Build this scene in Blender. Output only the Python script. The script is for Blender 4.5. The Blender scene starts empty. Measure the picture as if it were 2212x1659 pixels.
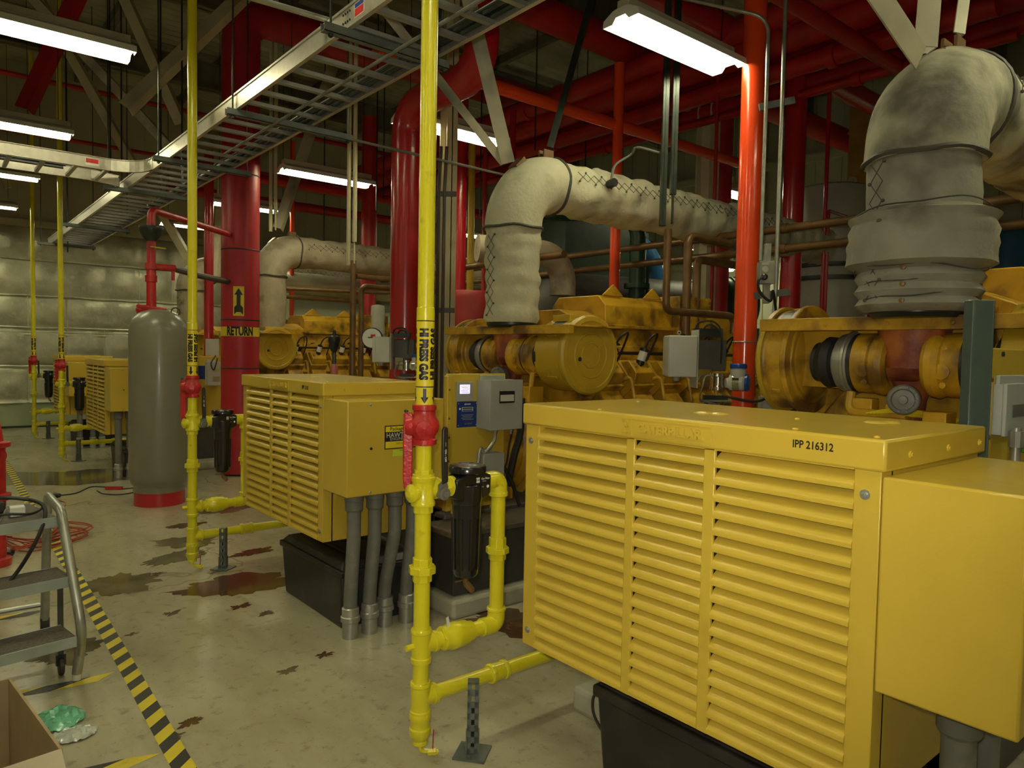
import bpy, bmesh, math, random
from math import sin, cos, pi, radians, sqrt
from mathutils import Vector as V, Matrix, noise
random.seed(7)
S = bpy.context.scene
COL = S.collection
# ---------------------------------------------------------------- camera
CH = 1.55
FPX, YAW, PIT, ROLL = 1562.76, .6887, .0439, .0191
_F = V((sin(YAW)*cos(PIT), cos(YAW)*cos(PIT), -sin(PIT)))
_R0 = V((cos(YAW), -sin(YAW), 0)); _U0 = _R0.cross(_F)
_R = _R0*cos(ROLL) + _U0*sin(ROLL); _U = _U0*cos(ROLL) - _R0*sin(ROLL)
cd = bpy.data.cameras.new('camera'); cam = bpy.data.objects.new('camera', cd); COL.objects.link(cam)
cd.sensor_width = 36; cd.lens = FPX*36/2212; cd.clip_start = .05; cd.clip_end = 100
M = Matrix(((_R.x, _U.x, -_F.x, 0), (_R.y, _U.y, -_F.y, 0), (_R.z, _U.z, -_F.z, CH), (0, 0, 0, 1)))
cam.matrix_world = M
S.camera = cam
CAM = V((0, 0, CH))
# ---------------------------------------------------------------- world, exposure, the camera's own flash
w = bpy.data.worlds.new('world'); S.world = w; w.use_nodes = True
w.node_tree.nodes['Background'].inputs[0].default_value = (.02, .02, .018, 1)
w.node_tree.nodes['Background'].inputs[1].default_value = 1
S.view_settings.view_transform = 'Standard'; S.view_settings.look = 'None'
S.view_settings.exposure = 0.36; S.view_settings.gamma = 1; S.view_settings.use_curve_mapping = False
S.cycles.use_denoising = True
S.cycles.max_bounces = 7; S.cycles.diffuse_bounces = 4; S.cycles.glossy_bounces = 3
S.cycles.sample_clamp_indirect = 6
TUBE = 27.0          # radiance of the fluorescent tubes
fl = bpy.data.lights.new('camera_flash', 'SPOT'); fl.energy = 85; fl.shadow_soft_size = .02; fl.color = (1, .93, .78)
fl.spot_size = radians(100); fl.spot_blend = .9
flo = bpy.data.objects.new('camera_flash', fl); COL.objects.link(flo)
flo.matrix_world = M; flo.location = CAM + _R*(-.03) + _U*.06
# ---------------------------------------------------------------- placing helpers: where a sight line meets a real plane
def ray(px, py): return _F + _R*((px-1106)/FPX) - _U*((py-829.5)/FPX)
def az(px, py, z=0): d = ray(px, py); return CAM + d*((z-CH)/d.z)
def ax(px, py, x): d = ray(px, py); return CAM + d*(x/d.x)
def ay(px, py, y): d = ray(px, py); return CAM + d*(y/d.y)
def ad(px, py, w): return CAM + ray(px, py)*w
# ---------------------------------------------------------------- materials
def mat(name, col, rough=.5, metal=0, var=.12, vs=6, dirt=None, da=.5, ds=3, dth=.55, bump=0, bs=40, coat=0, spec=.5, emis=None, es=0):
    m = bpy.data.materials.new(name); m.use_nodes = True
    nt = m.node_tree; N = nt.nodes; L = nt.links
    b = N['Principled BSDF']
    tc = N.new('ShaderNodeTexCoord')
    def nz(scale, det=4):
        n = N.new('ShaderNodeTexNoise'); n.inputs['Scale'].default_value = scale; n.inputs['Detail'].default_value = det
        L.new(tc.outputs['Object'], n.inputs['Vector']); return n
    n1 = nz(vs)
    mr = N.new('ShaderNodeMapRange'); mr.inputs[1].default_value = .3; mr.inputs[2].default_value = .7
    mr.inputs[3].default_value = 1-var; mr.inputs[4].default_value = 1+var
    L.new(n1.outputs['Fac'], mr.inputs[0])
    hv = N.new('ShaderNodeHueSaturation'); hv.inputs['Color'].default_value = (*col, 1)
    L.new(mr.outputs[0], hv.inputs['Value'])
    out = hv.outputs[0]
    if dirt:
        n2 = nz(ds, 6)
        r = N.new('ShaderNodeMapRange'); r.inputs[1].default_value = dth; r.inputs[2].default_value = dth+.14
        r.inputs[3].default_value = 0; r.inputs[4].default_value = da
        L.new(n2.outputs['Fac'], r.inputs[0])
        mx = N.new('ShaderNodeMix'); mx.data_type = 'RGBA'
        L.new(r.outputs[0], mx.inputs[0]); L.new(out, mx.inputs[6]); mx.inputs[7].default_value = (*dirt, 1)
        out = mx.outputs[2]
    L.new(out, b.inputs['Base Color'])
    b.inputs['Roughness'].default_value = rough; b.inputs['Metallic'].default_value = metal
    b.inputs['Coat Weight'].default_value = coat; b.inputs['Coat Roughness'].default_value = .1
    b.inputs['Specular IOR Level'].default_value = spec
    if bump:
        n3 = nz(bs, 3); bp = N.new('ShaderNodeBump'); bp.inputs['Strength'].default_value = bump; bp.inputs['Distance'].default_value = .01
        L.new(n3.outputs['Fac'], bp.inputs['Height']); L.new(bp.outputs[0], b.inputs['Normal'])
    if emis:
        b.inputs['Emission Color'].default_value = (*emis, 1); b.inputs['Emission Strength'].default_value = es
    return m
Y_BOX = mat('enclosure yellow paint', (.60, .425, .050), .27, var=.05, vs=3, dirt=(.45, .27, .02), da=.35, ds=5, dth=.62, bump=.03, bs=200)
Y_ENG = mat('engine yellow paint', (.54, .31, .018), .38, var=.25, vs=5, dirt=(.11, .05, .015), da=.85, ds=4.5, dth=.49, bump=.25, bs=25)
Y_HOT = mat('heat discoloured yellow paint', (.42, .13, .03), .45, var=.3, vs=7, dirt=(.16, .03, .03), da=.8, ds=6, dth=.45, bump=.3, bs=25)
Y_PIPE = mat('gas pipe yellow paint', (.74, .66, .02), .28, var=.06, dirt=(.35, .24, .02), da=.5, ds=18, dth=.66, coat=.3)
Y_TAPE = mat('yellow tape', (.75, .60, .02), .45, var=.08, dirt=(.3, .22, .05), da=.5, ds=9, dth=.6)
K_TAPE = mat('black tape', (.022, .02, .018), .5, var=.3)
BLK = mat('black plastic', (.018, .018, .016), .42, var=.3, dirt=(.08, .07, .05), da=.4, ds=6)
BLKG = mat('gloss black paint', (.012, .012, .012), .22, var=.1, coat=.4)
RUB = mat('black rubber', (.02, .02, .02), .6)
INK = mat('black ink', (.012, .011, .01), .45, var=0)
WINK = mat('white ink', (.8, .8, .74), .5, var=0)
REDV = mat('valve red paint', (.45, .018, .02), .35, var=.15, vs=20, dirt=(.5, .12, .05), da=.35, ds=14, dth=.55, bump=.25, bs=60)
RED = mat('pipe red paint', (.42, .012, .018), .27, var=.1, vs=2, coat=.3)
REDM = mat('return pipe red paint', (.40, .014, .024), .42, var=.12, vs=2)
REDO = mat('fire main orange red paint', (.82, .070, .014), .24, var=.06, vs=2, coat=.4)
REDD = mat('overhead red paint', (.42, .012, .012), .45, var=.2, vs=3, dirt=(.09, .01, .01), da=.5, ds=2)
GREYC = mat('grey conduit', (.15, .15, .13), .45, var=.12, dirt=(.3, .28, .2), da=.3, ds=12)
GALV = mat('galvanised steel', (.42, .43, .38), .38, .7, var=.15, vs=14, dirt=(.2, .18, .13), da=.4, ds=9)
GALD = mat('dull galvanised strut', (.14, .16, .14), .5, .3, var=.2, vs=14)
ALU = mat('aluminium tray rail', (.62, .58, .48), .34, .75, var=.08, vs=30, bump=.05, bs=90)
ALUD = mat('aluminium tray rung', (.38, .38, .35), .42, .7, var=.1)
CHR = mat('polished steel', (.6, .6, .56), .15, 1, var=.05)
GBOX = mat('grey enclosure paint', (.34, .35, .31), .45, var=.05, bump=.04, bs=150)
WBOX = mat('pale grey enclosure paint', (.55, .55, .48), .42, var=.05)
BEIGE = mat('beige steel paint', (.50, .45, .30), .5, var=.12, vs=5, dirt=(.2, .16, .1), da=.3)
BEIGED = mat('sooty beige steel paint', (.46, .43, .30), .5, var=.2, vs=4, dirt=(.04, .04, .03), da=.85, ds=1.2, dth=.5)
DARKS = mat('dark strut steel', (.035, .045, .035), .35, .4, var=.3, vs=8)
WRAP = mat('cream insulation jacket', (.56, .54, .38), .82, var=.1, vs=5, dirt=(.17, .15, .11), da=.6, ds=3.2, dth=.57, bump=.5, bs=34)
WRAPD = mat('sooty grey insulation jacket', (.30, .285, .23), .85, var=.2, vs=4, dirt=(.09, .085, .07), da=.7, ds=3, dth=.52, bump=.6, bs=30)
WRAPM = mat('smudged cream insulation jacket', (.47, .45, .33), .85, var=.15, vs=4, dirt=(.10, .09, .075), da=.85, ds=2.4, dth=.46, bump=.5, bs=30)
WRAPT = mat('tan insulation jacket', (.40, .34, .23), .6, var=.16, vs=5, dirt=(.12, .09, .06), da=.6, ds=4, dth=.55, bump=.5, bs=30)
LACE = mat('lacing wire', (.07, .065, .05), .6)
TANKG = mat('tank grey paint', (.20, .19, .135), .30, var=.08, vs=3, coat=.1)
TANKW = mat('pale tank paint', (.42, .42, .34), .42, var=.12, vs=2)
Y_CLN = mat('air cleaner yellow paint', (.50, .335, .022), .4, var=.08, vs=3, dirt=(.24, .14, .02), da=.45, ds=3, dth=.56, bump=.1, bs=30)
COPPER = mat('brown painted pipe', (.17, .095, .035), .4, .3, var=.25, vs=9)
DGREY = mat('dark grey machine paint', (.075, .07, .055), .5, var=.2)
GREEN = mat('dark green machine paint', (.015, .05, .02), .35, var=.3)
BLUE = mat('blue machine paint', (.012, .09, .22), .35, var=.2)
BLUEP = mat('blue sticker', (.012, .035, .20), .4, var=.05)
BLUEC = mat('blue cap enamel', (.02, .08, .38), .3, var=.05)
TEAL = mat('grey green post paint', (.055, .085, .075), .33, var=.1, coat=.2)
CARD = mat('brown cardboard', (.38, .28, .15), .8, var=.08, vs=10)
TREAD = mat('ladder tread', (.12, .105, .08), .75, var=.3, vs=60, bump=.5, bs=150)
STEPA = mat('ladder step edge paint', (.38, .43, .40), .45, .3, var=.15)
ORC = mat('red extension cord', (.40, .05, .02), .5)
WHT = mat('white enamel', (.72, .72, .64), .4, var=.03)
SCREEN = mat('lit display', (.3, .25, .4), .3, var=0, emis=(.75, .65, 1.0), es=1.1)
GLSW = mat('wire black', (.015, .015, .013), .45, var=0)
LIME = mat('lime sticker', (.55, .68, .04), .5, var=.05)
CLEARP = mat('green plastic film', (.18, .5, .33), .15, var=.3, vs=20)
PLAST = mat('clear plastic film', (.55, .6, .52), .12, var=.3, vs=20)
TUBEM = mat('lit fluorescent tube', (.9, .9, .8), .5, var=0, emis=(1.0, .95, .62), es=TUBE)
WETB = mat('dried brown spill', (.10, .05, .022), .12, var=.4, vs=5, spec=.6)
WETG = mat('wet grey patch', (.15, .125, .07), .10, var=.4, vs=4, spec=.6)
# ---------------------------------------------------------------- mesh builder
WL = {}
class B:
    def __init__(s): s.v = []; s.f = []; s.m = []; s.cur = 0
    def add(s, vs, fs, mi=None):
        o = len(s.v); s.v += [V(p) for p in vs]
        s.f += [tuple(i+o for i in f) for f in fs]; s.m += [s.cur if mi is None else mi]*len(fs); return s
    def box(s, x0, x1, y0, y1, z0, z1, mi=None):
        return s.add([(x, y, z) for x in (x0, x1) for y in (y0, y1) for z in (z0, z1)],
                     [(0, 1, 3, 2), (4, 6, 7, 5), (0, 4, 5, 1), (2, 3, 7, 6), (0, 2, 6, 4), (1, 5, 7, 3)], mi)
    def obox(s, c, X, Y, Z, mi=None):
        c = V(c); X = V(X); Y = V(Y); Z = V(Z)
        return s.add([c+X*a+Y*b+Z*d for a in (-1, 1) for b in (-1, 1) for d in (-1, 1)],
                     [(0, 1, 3, 2), (4, 6, 7, 5), (0, 4, 5, 1), (2, 3, 7, 6), (0, 2, 6, 4), (1, 5, 7, 3)], mi)
    def bar(s, p, q, w, h, up=(0, 0, 1), mi=None):
        p = V(p); q = V(q); d = (q-p); l = d.length; d.normalize(); a = d.cross(V(up))
        if a.length < 1e-4: a = d.cross(V((1, 0, 0)))
        a.normalize(); b = a.cross(d)
        return s.obox((p+q)/2, d*(l/2), a*(w/2), b*(h/2), mi)
    def lathe(s, p, ax_, prof, n=28, mi=None, x0=None):
        p = V(p); ax_ = V(ax_).normalized(); a = V(x0) if x0 else ax_.orthogonal().normalized(); b = ax_.cross(a)
        vs = []; fs = []
        for r, t in prof:
            for i in range(n):
                c = 2*pi*i/n; vs.append(p+ax_*t+a*(r*cos(c))+b*(r*sin(c)))
        for k in range(len(prof)-1):
            for i in range(n):
                j = (i+1) % n; fs.append((k*n+i, k*n+j, (k+1)*n+j, (k+1)*n+i))
        if prof[0][0] > 1e-5: fs.append(tuple(range(n-1, -1, -1)))
        if prof[-1][0] > 1e-5: fs.append(tuple((len(prof)-1)*n+i for i in range(n)))
        return s.add(vs, fs, mi)
    def cyl(s, p, q, r, n=20, r2=None, mi=None, x0=None):
        p = V(p); q = V(q); return s.lathe(p, q-p, [(r, 0), (r if r2 is None else r2, (q-p).length)], n, mi, x0)
    def tube(s, pts, r, n=10, mi=None, closed=False):
        pts = [V(p) for p in pts]; N = len(pts)
        T = []
        for i in range(N):
            t = pts[min(i+1, N-1)]-pts[max(i-1, 0)] if not closed else pts[(i+1) % N]-pts[i-1]
            T.append(t.normalized())
        a = T[0].orthogonal().normalized()
        vs = []; L = 0
        for i in range(N):
            if i: L += (pts[i]-pts[i-1]).length
            a = (a-T[i]*a.dot(T[i])).normalized(); b = T[i].cross(a)
            for k in range(n):
                c = 2*pi*k/n
                rr = r(L, c, i) if callable(r) else r
                vs.append(pts[i]+a*(rr*cos(c))+b*(rr*sin(c)))
        fs = []
        for i in range(N if closed else N-1):
            i2 = (i+1) % N
            for k in range(n):
                k2 = (k+1) % n; fs.append((i*n+k, i*n+k2, i2*n+k2, i2*n+k))
        if not closed: fs += [tuple(range(n-1, -1, -1)), tuple((N-1)*n+k for k in range(n))]
        return s.add(vs, fs, mi)
    def prism(s, pts, o, X, Y, Z, mi=None):
        # outline pts (u, v) in plane o + X u + Y v, thickness vector Z
        o = V(o); X = V(X); Y = V(Y); Z = V(Z); n = len(pts)
        vs = [o+X*u+Y*v for u, v in pts]+[o+X*u+Y*v+Z for u, v in pts]
        return s.add(vs, [tuple(range(n-1, -1, -1)), tuple(range(n, 2*n))]+[(i, (i+1) % n, (i+1) % n+n, i+n) for i in range(n)], mi)
    def sphere(s, c, r, n=16, mi=None, sc=(1, 1, 1)):
        c = V(c); k = n//2
        vs = [c+V((0, 0, -r*sc[2]))]; fs = []
        for j in range(1, k):
            t = pi*j/k
            for i in range(n):
                a = 2*pi*i/n; vs.append(c+V((r*sin(t)*cos(a)*sc[0], r*sin(t)*sin(a)*sc[1], -r*cos(t)*sc[2])))
        vs.append(c+V((0, 0, r*sc[2]))); e = len(vs)-1
        for i in range(n):
            j = (i+1) % n; fs.append((0, 1+j, 1+i)); fs.append((e, 1+(k-2)*n+i, 1+(k-2)*n+j))
            for q in range(k-2): fs.append((1+q*n+i, 1+q*n+j, 1+(q+1)*n+j, 1+(q+1)*n+i))
        return s.add(vs, fs, mi)
def wloc(o): return WL.get(o.name, V((0, 0, 0)))
def mk(name, b, m, parent=None, bevel=0, sm=35, origin=None, seg=2):
    o0 = wloc(parent) if parent else (V(origin) if origin else V((0, 0, 0)))
    me = bpy.data.meshes.new(name)
    me.from_pydata([p-o0 for p in b.v], [], b.f); me.update()
    for k in (m if isinstance(m, (list, tuple)) else [m]): me.materials.append(k)
    if isinstance(m, (list, tuple)): me.polygons.foreach_set('material_index', b.m)
    bm = bmesh.new(); bm.from_mesh(me); bmesh.ops.recalc_face_normals(bm, faces=bm.faces); bm.to_mesh(me); bm.free()
    if sm:
        me.polygons.foreach_set('use_smooth', [True]*len(me.polygons)); me.set_sharp_from_angle(angle=radians(sm))
    o = bpy.data.objects.new(name, me); COL.objects.link(o)
    if parent: o.parent = parent
    else: o.location = o0
    WL[o.name] = o0
    if bevel:
        md = o.modifiers.new('bevel', 'BEVEL'); md.width = bevel; md.segments = seg; md.limit_method = 'ANGLE'; md.angle_limit = radians(40)
    return o
def tag(o, label=None, cat=None, group=None, kind=None):
    if label: o['label'] = label
    if cat: o['category'] = cat
    if group: o['group'] = group
    if kind: o['kind'] = kind
    return o
def thing(name, loc, label, cat, group=None):
    o = bpy.data.objects.new(name, None); COL.objects.link(o); o.location = V(loc); o.empty_display_size = .1
    WL[o.name] = V(loc); return tag(o, label, cat, group)
def one(name, b, m, label, cat, group=None, **k):
    lo = V((min(p.x for p in b.v), min(p.y for p in b.v), min(p.z for p in b.v)))
    hi = V((max(p.x for p in b.v), max(p.y for p in b.v), lo.z))
    return tag(mk(name, b, m, None, origin=(lo+hi)/2, **k), label, cat, group)
def struct(name, b, m, **k): return tag(mk(name, b, m, None, **k), kind='structure')
def copy_tree(root, d, label=None, group=None, skip=()):
    def rec(o, par):
        c = o.copy(); COL.objects.link(c); c.parent = par
        WL[c.name] = wloc(root)+V(d)
        for ch in o.children:
            if ch.name.split('.')[0] not in skip: rec(ch, c)
        return c
    r = rec(root, None); r.location = root.location+V(d)
    if label: r['label'] = label
    if group: r['group'] = group
    return r
def fillet(pts, rad, n=6):
    pts = [V(p) for p in pts]; out = [pts[0]]
    for i in range(1, len(pts)-1):
        a = (pts[i-1]-pts[i]); b = (pts[i+1]-pts[i]); r = rad[i-1] if isinstance(rad, (list, tuple)) else rad
        an = a.angle(b); t = min(r/max(math.tan(an/2), 1e-3), a.length*.49, b.length*.49)
        p = pts[i]+a.normalized()*t; q = pts[i]+b.normalized()*t
        rr = t*math.tan(an/2); bis = (a.normalized()+b.normalized()).normalized(); c = pts[i]+bis*(rr/max(sin(an/2), 1e-3))
        u = p-c; v_ = q-c; tot = u.angle(v_)
        for k in range(n+1):
            s_ = k/n; out.append(c+(u*sin((1-s_)*tot)+v_*sin(s_*tot))/max(sin(tot), 1e-4))
    out.append(pts[-1]); return out
def dense(pts, step):
    out = [V(pts[0])]
    for i in range(1, len(pts)):
        a = V(pts[i-1]); b = V(pts[i]); k = max(1, int((b-a).length/step))
        out += [a+(b-a)*(j/k) for j in range(1, k+1)]
    return out
def spline(pts, n=8):
    P = [V(p) for p in pts]; P = [P[0]*2-P[1]]+P+[P[-1]*2-P[-2]]; out = []
    for i in range(1, len(P)-2):
        for k in range(n):
            t = k/n; a, b, c, d = P[i-1:i+3]
            out.append(.5*((2*b)+(c-a)*t+(2*a-5*b+4*c-d)*t*t+(3*b-a-3*c+d)*t**3))
    out.append(P[-2]); return out
# lettering: glyph outlines from the built-in font, cut finely enough to lie on a curved surface
def letters(txt, size, sx=1, off=0, cut=None, extr=0, align='CENTER'):
    c = bpy.data.curves.new('t', 'FONT'); c.body = txt; c.size = size; c.align_x = align; c.align_y = 'CENTER'; c.offset = off; c.resolution_u = 3
    o = bpy.data.objects.new('t', c); me = bpy.data.meshes.new_from_object(o)
    bm = bmesh.new(); bm.from_mesh(me)
    for v_ in bm.verts: v_.co.x *= sx
    if cut:
        ys = [v_.co.y for v_ in bm.verts]; y = min(ys)+cut
        while y < max(ys):
            bmesh.ops.bisect_plane(bm, geom=bm.verts[:]+bm.edges[:]+bm.faces[:], plane_co=(0, y, 0), plane_no=(0, 1, 0)); y += cut
    if extr:
        g = bmesh.ops.extrude_face_region(bm, geom=bm.faces[:])
        for e in g['geom']:
            if isinstance(e, bmesh.types.BMVert): e.co.z += extr
    bm.verts.index_update()
    r = ([v_.co.copy() for v_ in bm.verts], [tuple(v_.index for v_ in f.verts) for f in bm.faces])
    bm.free(); bpy.data.meshes.remove(me); bpy.data.objects.remove(o); bpy.data.curves.remove(c); return r
def flat_text(b, txt, o, X, Y, size, sx=1, off=0, extr=0, mi=None, align='CENTER'):
    vs, fs = letters(txt, size, sx, off, extr=extr, align=align); o = V(o); X = V(X); Y = V(Y); Z = X.cross(Y)
    b.add([o+X*p.x+Y*p.y+Z*p.z for p in vs], fs, mi)
def wrap_text(b, txt, c, r, ang, z, size, sx=1, off=0, vertical=0, mi=None):
    # c: axis point (x, y); text centred at angle ang, height z. vertical: 0 around the pipe, 1 reading downward, -1 upward
    vs, fs = letters(txt, size, sx, off, cut=None if not vertical else .006)
    if not vertical:
        bm = bmesh.new(); bv = [bm.verts.new(p) for p in vs]
        for f in fs: bm.faces.new([bv[i] for i in f])
        x = min(p.x for p in vs)+.012
        while x < max(p.x for p in vs):
            bmesh.ops.bisect_plane(bm, geom=bm.verts[:]+bm.edges[:]+bm.faces[:], plane_co=(x, 0, 0), plane_no=(1, 0, 0)); x += .012
        bm.verts.index_update(); vs = [q.co.copy() for q in bm.verts]; fs = [tuple(q.index for q in f.verts) for f in bm.faces]; bm.free()
    out = []
    for p in vs:
        u, h = (p.x, p.y) if not vertical else (p.y*vertical, -p.x*vertical)
        a = ang+u/r; out.append((c[0]+r*cos(a), c[1]+r*sin(a), z+h))
    b.add(out, fs, mi)
def wrap_poly(b, pts, c, r, ang, z, mi=None, step=.006):
    bm = bmesh.new(); bm.faces.new([bm.verts.new((u, h, 0)) for u, h in pts])
    x = min(u for u, h in pts)+step
    while x < max(u for u, h in pts):
        bmesh.ops.bisect_plane(bm, geom=bm.verts[:]+bm.edges[:]+bm.faces[:], plane_co=(x, 0, 0), plane_no=(1, 0, 0)); x += step
    bm.verts.index_update(); vs = [q.co.copy() for q in bm.verts]; fs = [tuple(q.index for q in f.verts) for f in bm.faces]; bm.free()
    b.add([(c[0]+r*cos(ang+p.x/r), c[1]+r*sin(ang+p.x/r), z+p.y) for p in vs], fs, mi)
def face_ang(x, y): return math.atan2(-y, -x)     # angle on a pipe that looks at the camera
D = 2.94
X_, Y_, Z_ = V((1, 0, 0)), V((0, 1, 0)), V((0, 0, 1))
# ================================================================ THE HALL
X0, X1, Y0, Y1, ZC = -4.0, 13.0, -4.5, 15.95, 6.6
def floor_mat():
    m = bpy.data.materials.new('painted concrete floor'); m.use_nodes = True
    nt = m.node_tree; N = nt.nodes; L = nt.links; b = N['Principled BSDF']; tc = N.new('ShaderNodeTexCoord')
    def nz(sc, det=6, vec=None):
        n = N.new('ShaderNodeTexNoise'); n.inputs['Scale'].default_value = sc; n.inputs['Detail'].default_value = det; n.inputs['Roughness'].default_value = .6
        L.new(vec or tc.outputs['Object'], n.inputs['Vector']); return n.outputs['Fac']
    def ramp(src, a, c, lo=0, hi=1):
        r = N.new('ShaderNodeMapRange'); r.inputs[1].default_value = a; r.inputs[2].default_value = c; r.inputs[3].default_value = lo; r.inputs[4].default_value = hi
        L.new(src, r.inputs[0]); return r.outputs[0]
    def mix(f, A, Bc):
        x = N.new('ShaderNodeMix'); x.data_type = 'RGBA'; L.new(f, x.inputs[0])
        for i, q in ((6, A), (7, Bc)):
            if isinstance(q, tuple): x.inputs[i].default_value = (*q, 1)
            else: L.new(q, x.inputs[i])
        return x.outputs[2]
    mp = N.new('ShaderNodeMapping'); mp.inputs['Rotation'].default_value = (0, 0, .4); mp.inputs['Scale'].default_value = (1, .35, 1); L.new(tc.outputs['Object'], mp.inputs['Vector'])
    c = mix(ramp(nz(1.1, 4), .35, .68), (.49, .46, .315), (.40, .365, .235))
    c = mix(ramp(nz(3.5, 8, vec=mp.outputs[0]), .45, .75, 0, .62), c, (.26, .22, .13))
    c = mix(ramp(nz(16, 8), .56, .70, 0, .5), c, (.17, .14, .08))
    c = mix(ramp(nz(48, 8), .62, .70, 0, .55), c, (.12, .10, .06))
    vo = N.new('ShaderNodeTexVoronoi'); vo.feature = 'DISTANCE_TO_EDGE'; vo.inputs['Scale'].default_value = .33
    wv = N.new('ShaderNodeVectorMath'); wv.operation = 'ADD'; L.new(tc.outputs['Object'], wv.inputs[0])
    nn = N.new('ShaderNodeTexNoise'); nn.inputs['Scale'].default_value = 2.2; L.new(tc.outputs['Object'], nn.inputs['Vector']); L.new(nn.outputs['Color'], wv.inputs[1])
    L.new(wv.outputs[0], vo.inputs['Vector'])
    c = mix(ramp(vo.outputs['Distance'], .0, .006, .55, 0), c, (.13, .11, .07))
    L.new(c, b.inputs['Base Color'])
    b.inputs['Roughness'].default_value = .24; b.inputs['Specular IOR Level'].default_value = .55
    return m
b = B(); b.box(X0, X1, Y0, Y1+.2, -.15, 0); struct('floor', b, floor_mat(), sm=0)
# corrugated roof deck with its ribs running across the hall
DECK = mat('roof deck', (.34, .33, .23), .6, .1, var=.2, vs=2)
b = B(); n = 0; y = Y0; vs = []; fs = []
while y < Y1:
    for dy, dz in ((0, 0), (.05, .045), (.11, .045), (.16, 0)):
        vs += [(X0, y+dy, ZC+dz), (X1, y+dy, ZC+dz)]
    y += .20
for k in range(len(vs)//2-1): fs.append((2*k, 2*k+1, 2*k+3, 2*k+2))
b.add(vs, fs); b.box(X0, X1, Y0, Y1+.2, ZC+.12, ZC+.3); struct('ceiling', b, DECK, sm=0)
# back wall: painted ribbed sheet above, foil faced quilted insulation below
SHEET = mat('beige wall sheet', (.46, .43, .29), .55, var=.12, vs=.8, dirt=(.2, .18, .12), da=.3, ds=.7)
FOIL = mat('dusty foil insulation', (.44, .43, .31), .40, .3, var=.25, vs=3, dirt=(.60, .58, .42), da=.5, ds=11, dth=.56, bump=.9, bs=9)
SEAM = mat('bright foil tape seam', (.80, .80, .62), .3, .5, var=.2)
b = B(); b.box(X0, X1, Y1, Y1+.2, 0, ZC+.2)
x = X0
while x < X1: b.box(x, x+.03, Y1-.02, Y1+.01, 3.72, ZC); x += .42
b.box(X0, X1, Y1-.14, Y1, 3.66, 3.78)
wb = struct('wall_back', b, SHEET, sm=0)
b = B(); vs = []; fs = []; nx, nz_ = 220, 80
cols = [X0+.62*i for i in range(28)]; rows = [.5, 1.13, 1.84, 2.42, 3.08, 3.66]
for j in range(nz_+1):
    z = .45+3.2*j/nz_
    for i in range(nx+1):
        x = X0+(X1-X0)*i/nx
        rz = [r for r in rows if r <= z+1e-6]; lo = rz[-1] if rz else .3; hi = rows[min(len(rz), 5)]
        tz = (z-lo)/max(hi-lo, .2); tx = (x-X0) % .62/.62
        h = .085*max(0, sin(pi*min(1, tz)))**.5*max(0, sin(pi*tx))**.4+.018*noise.noise(V((x*4, z*5, 3)))
        vs.append((x, Y1-.015-h, z))
for j in range(nz_):
    for i in range(nx):
        a = j*(nx+1)+i; fs.append((a, a+1, a+nx+2, a+nx+1))
b.add(vs, fs); struct('wall_back_insulation', b, FOIL, sm=60)
b = B()
for z in rows[1:5]:
    b.tube([(X0+.25*k, Y1-.075, z+.02*noise.noise(V((k*.9, z, 0)))) for k in range(69)], .014, 5)
for i in range(28):
    for a, c in ((1.15, 1.82), (1.86, 2.4), (.5, 1.1), (2.45, 3.05)):
        if random.random() < .55: b.tube([(cols[i]+.02*noise.noise(V((i, z_, 5))), Y1-.05, z_) for z_ in (a, (a+c)/2, c)], .009, 5)
b.box(X0, X1, Y1-.07, Y1-.03, 1.70, 1.735); b.box(X0, X1, Y1-.07, Y1-.03, 1.755, 1.77)
struct('wall_back_seams', b, SEAM, sm=50)
b = B(); b.box(X0, X1, Y1-.05, Y1+.02, 0, .46); struct('baseboard_back', b, mat('lower wall board', (.30, .33, .20), .5, var=.25, vs=2), sm=0)
b = B(); b.box(X0, X1, Y1-.10, Y1-.04, 0, .035); struct('trim_1', b, DARKS, sm=0)
WPALE = mat('pale green wall sheet', (.36, .375, .26), .55, var=.12, vs=.7)
b = B(); b.box(X1, X1+.2, Y0, Y1+.2, 0, ZC+.2)
y = Y0
while y < Y1: b.box(X1-.02, X1+.01, y, y+.03, 0, ZC); y += .5
for z in (1.3, 3.4, 5.2): b.box(X1-.16, X1, Y0, Y1, z, z+.12)
struct('wall_right', b, WPALE, sm=0)
b = B(); b.box(X0-.2, X0, Y0, Y1+.2, 0, ZC+.2); struct('wall_left', b, SHEET, sm=0)
b = B(); b.box(X0, X1, Y0-.2, Y0, 0, ZC+.2); struct('wall_front', b, SHEET, sm=0)
# roof beams (building frame) along X, joists along Y
b = B()
for y in (-2.2, .9, 4.0, 7.1, 10.2, 13.3):
    b.box(X0, X1, y-.09, y+.09, 6.0, 6.03); b.box(X0, X1, y-.015, y+.015, 6.0, 6.45); b.box(X0, X1, y-.09, y+.09, 6.42, 6.45)
for x in (-3, -1.2, .6, 2.4, 4.2, 6.0, 7.8, 9.6, 11.4):
    b.box(x-.05, x+.05, Y0, Y1, 6.46, 6.60)
struct('ceiling_beams', b, mat('roof beam paint', (.16, .15, .10), .6, var=.2), sm=0)
b = B()
for x in (-1.0, .6, 1.25):
    b.bar((x, 15.2, 4.2), (x-.9, 15.2, 6.45), .1, .1)
struct('trim_2', b, BEIGE, sm=0)
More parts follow.
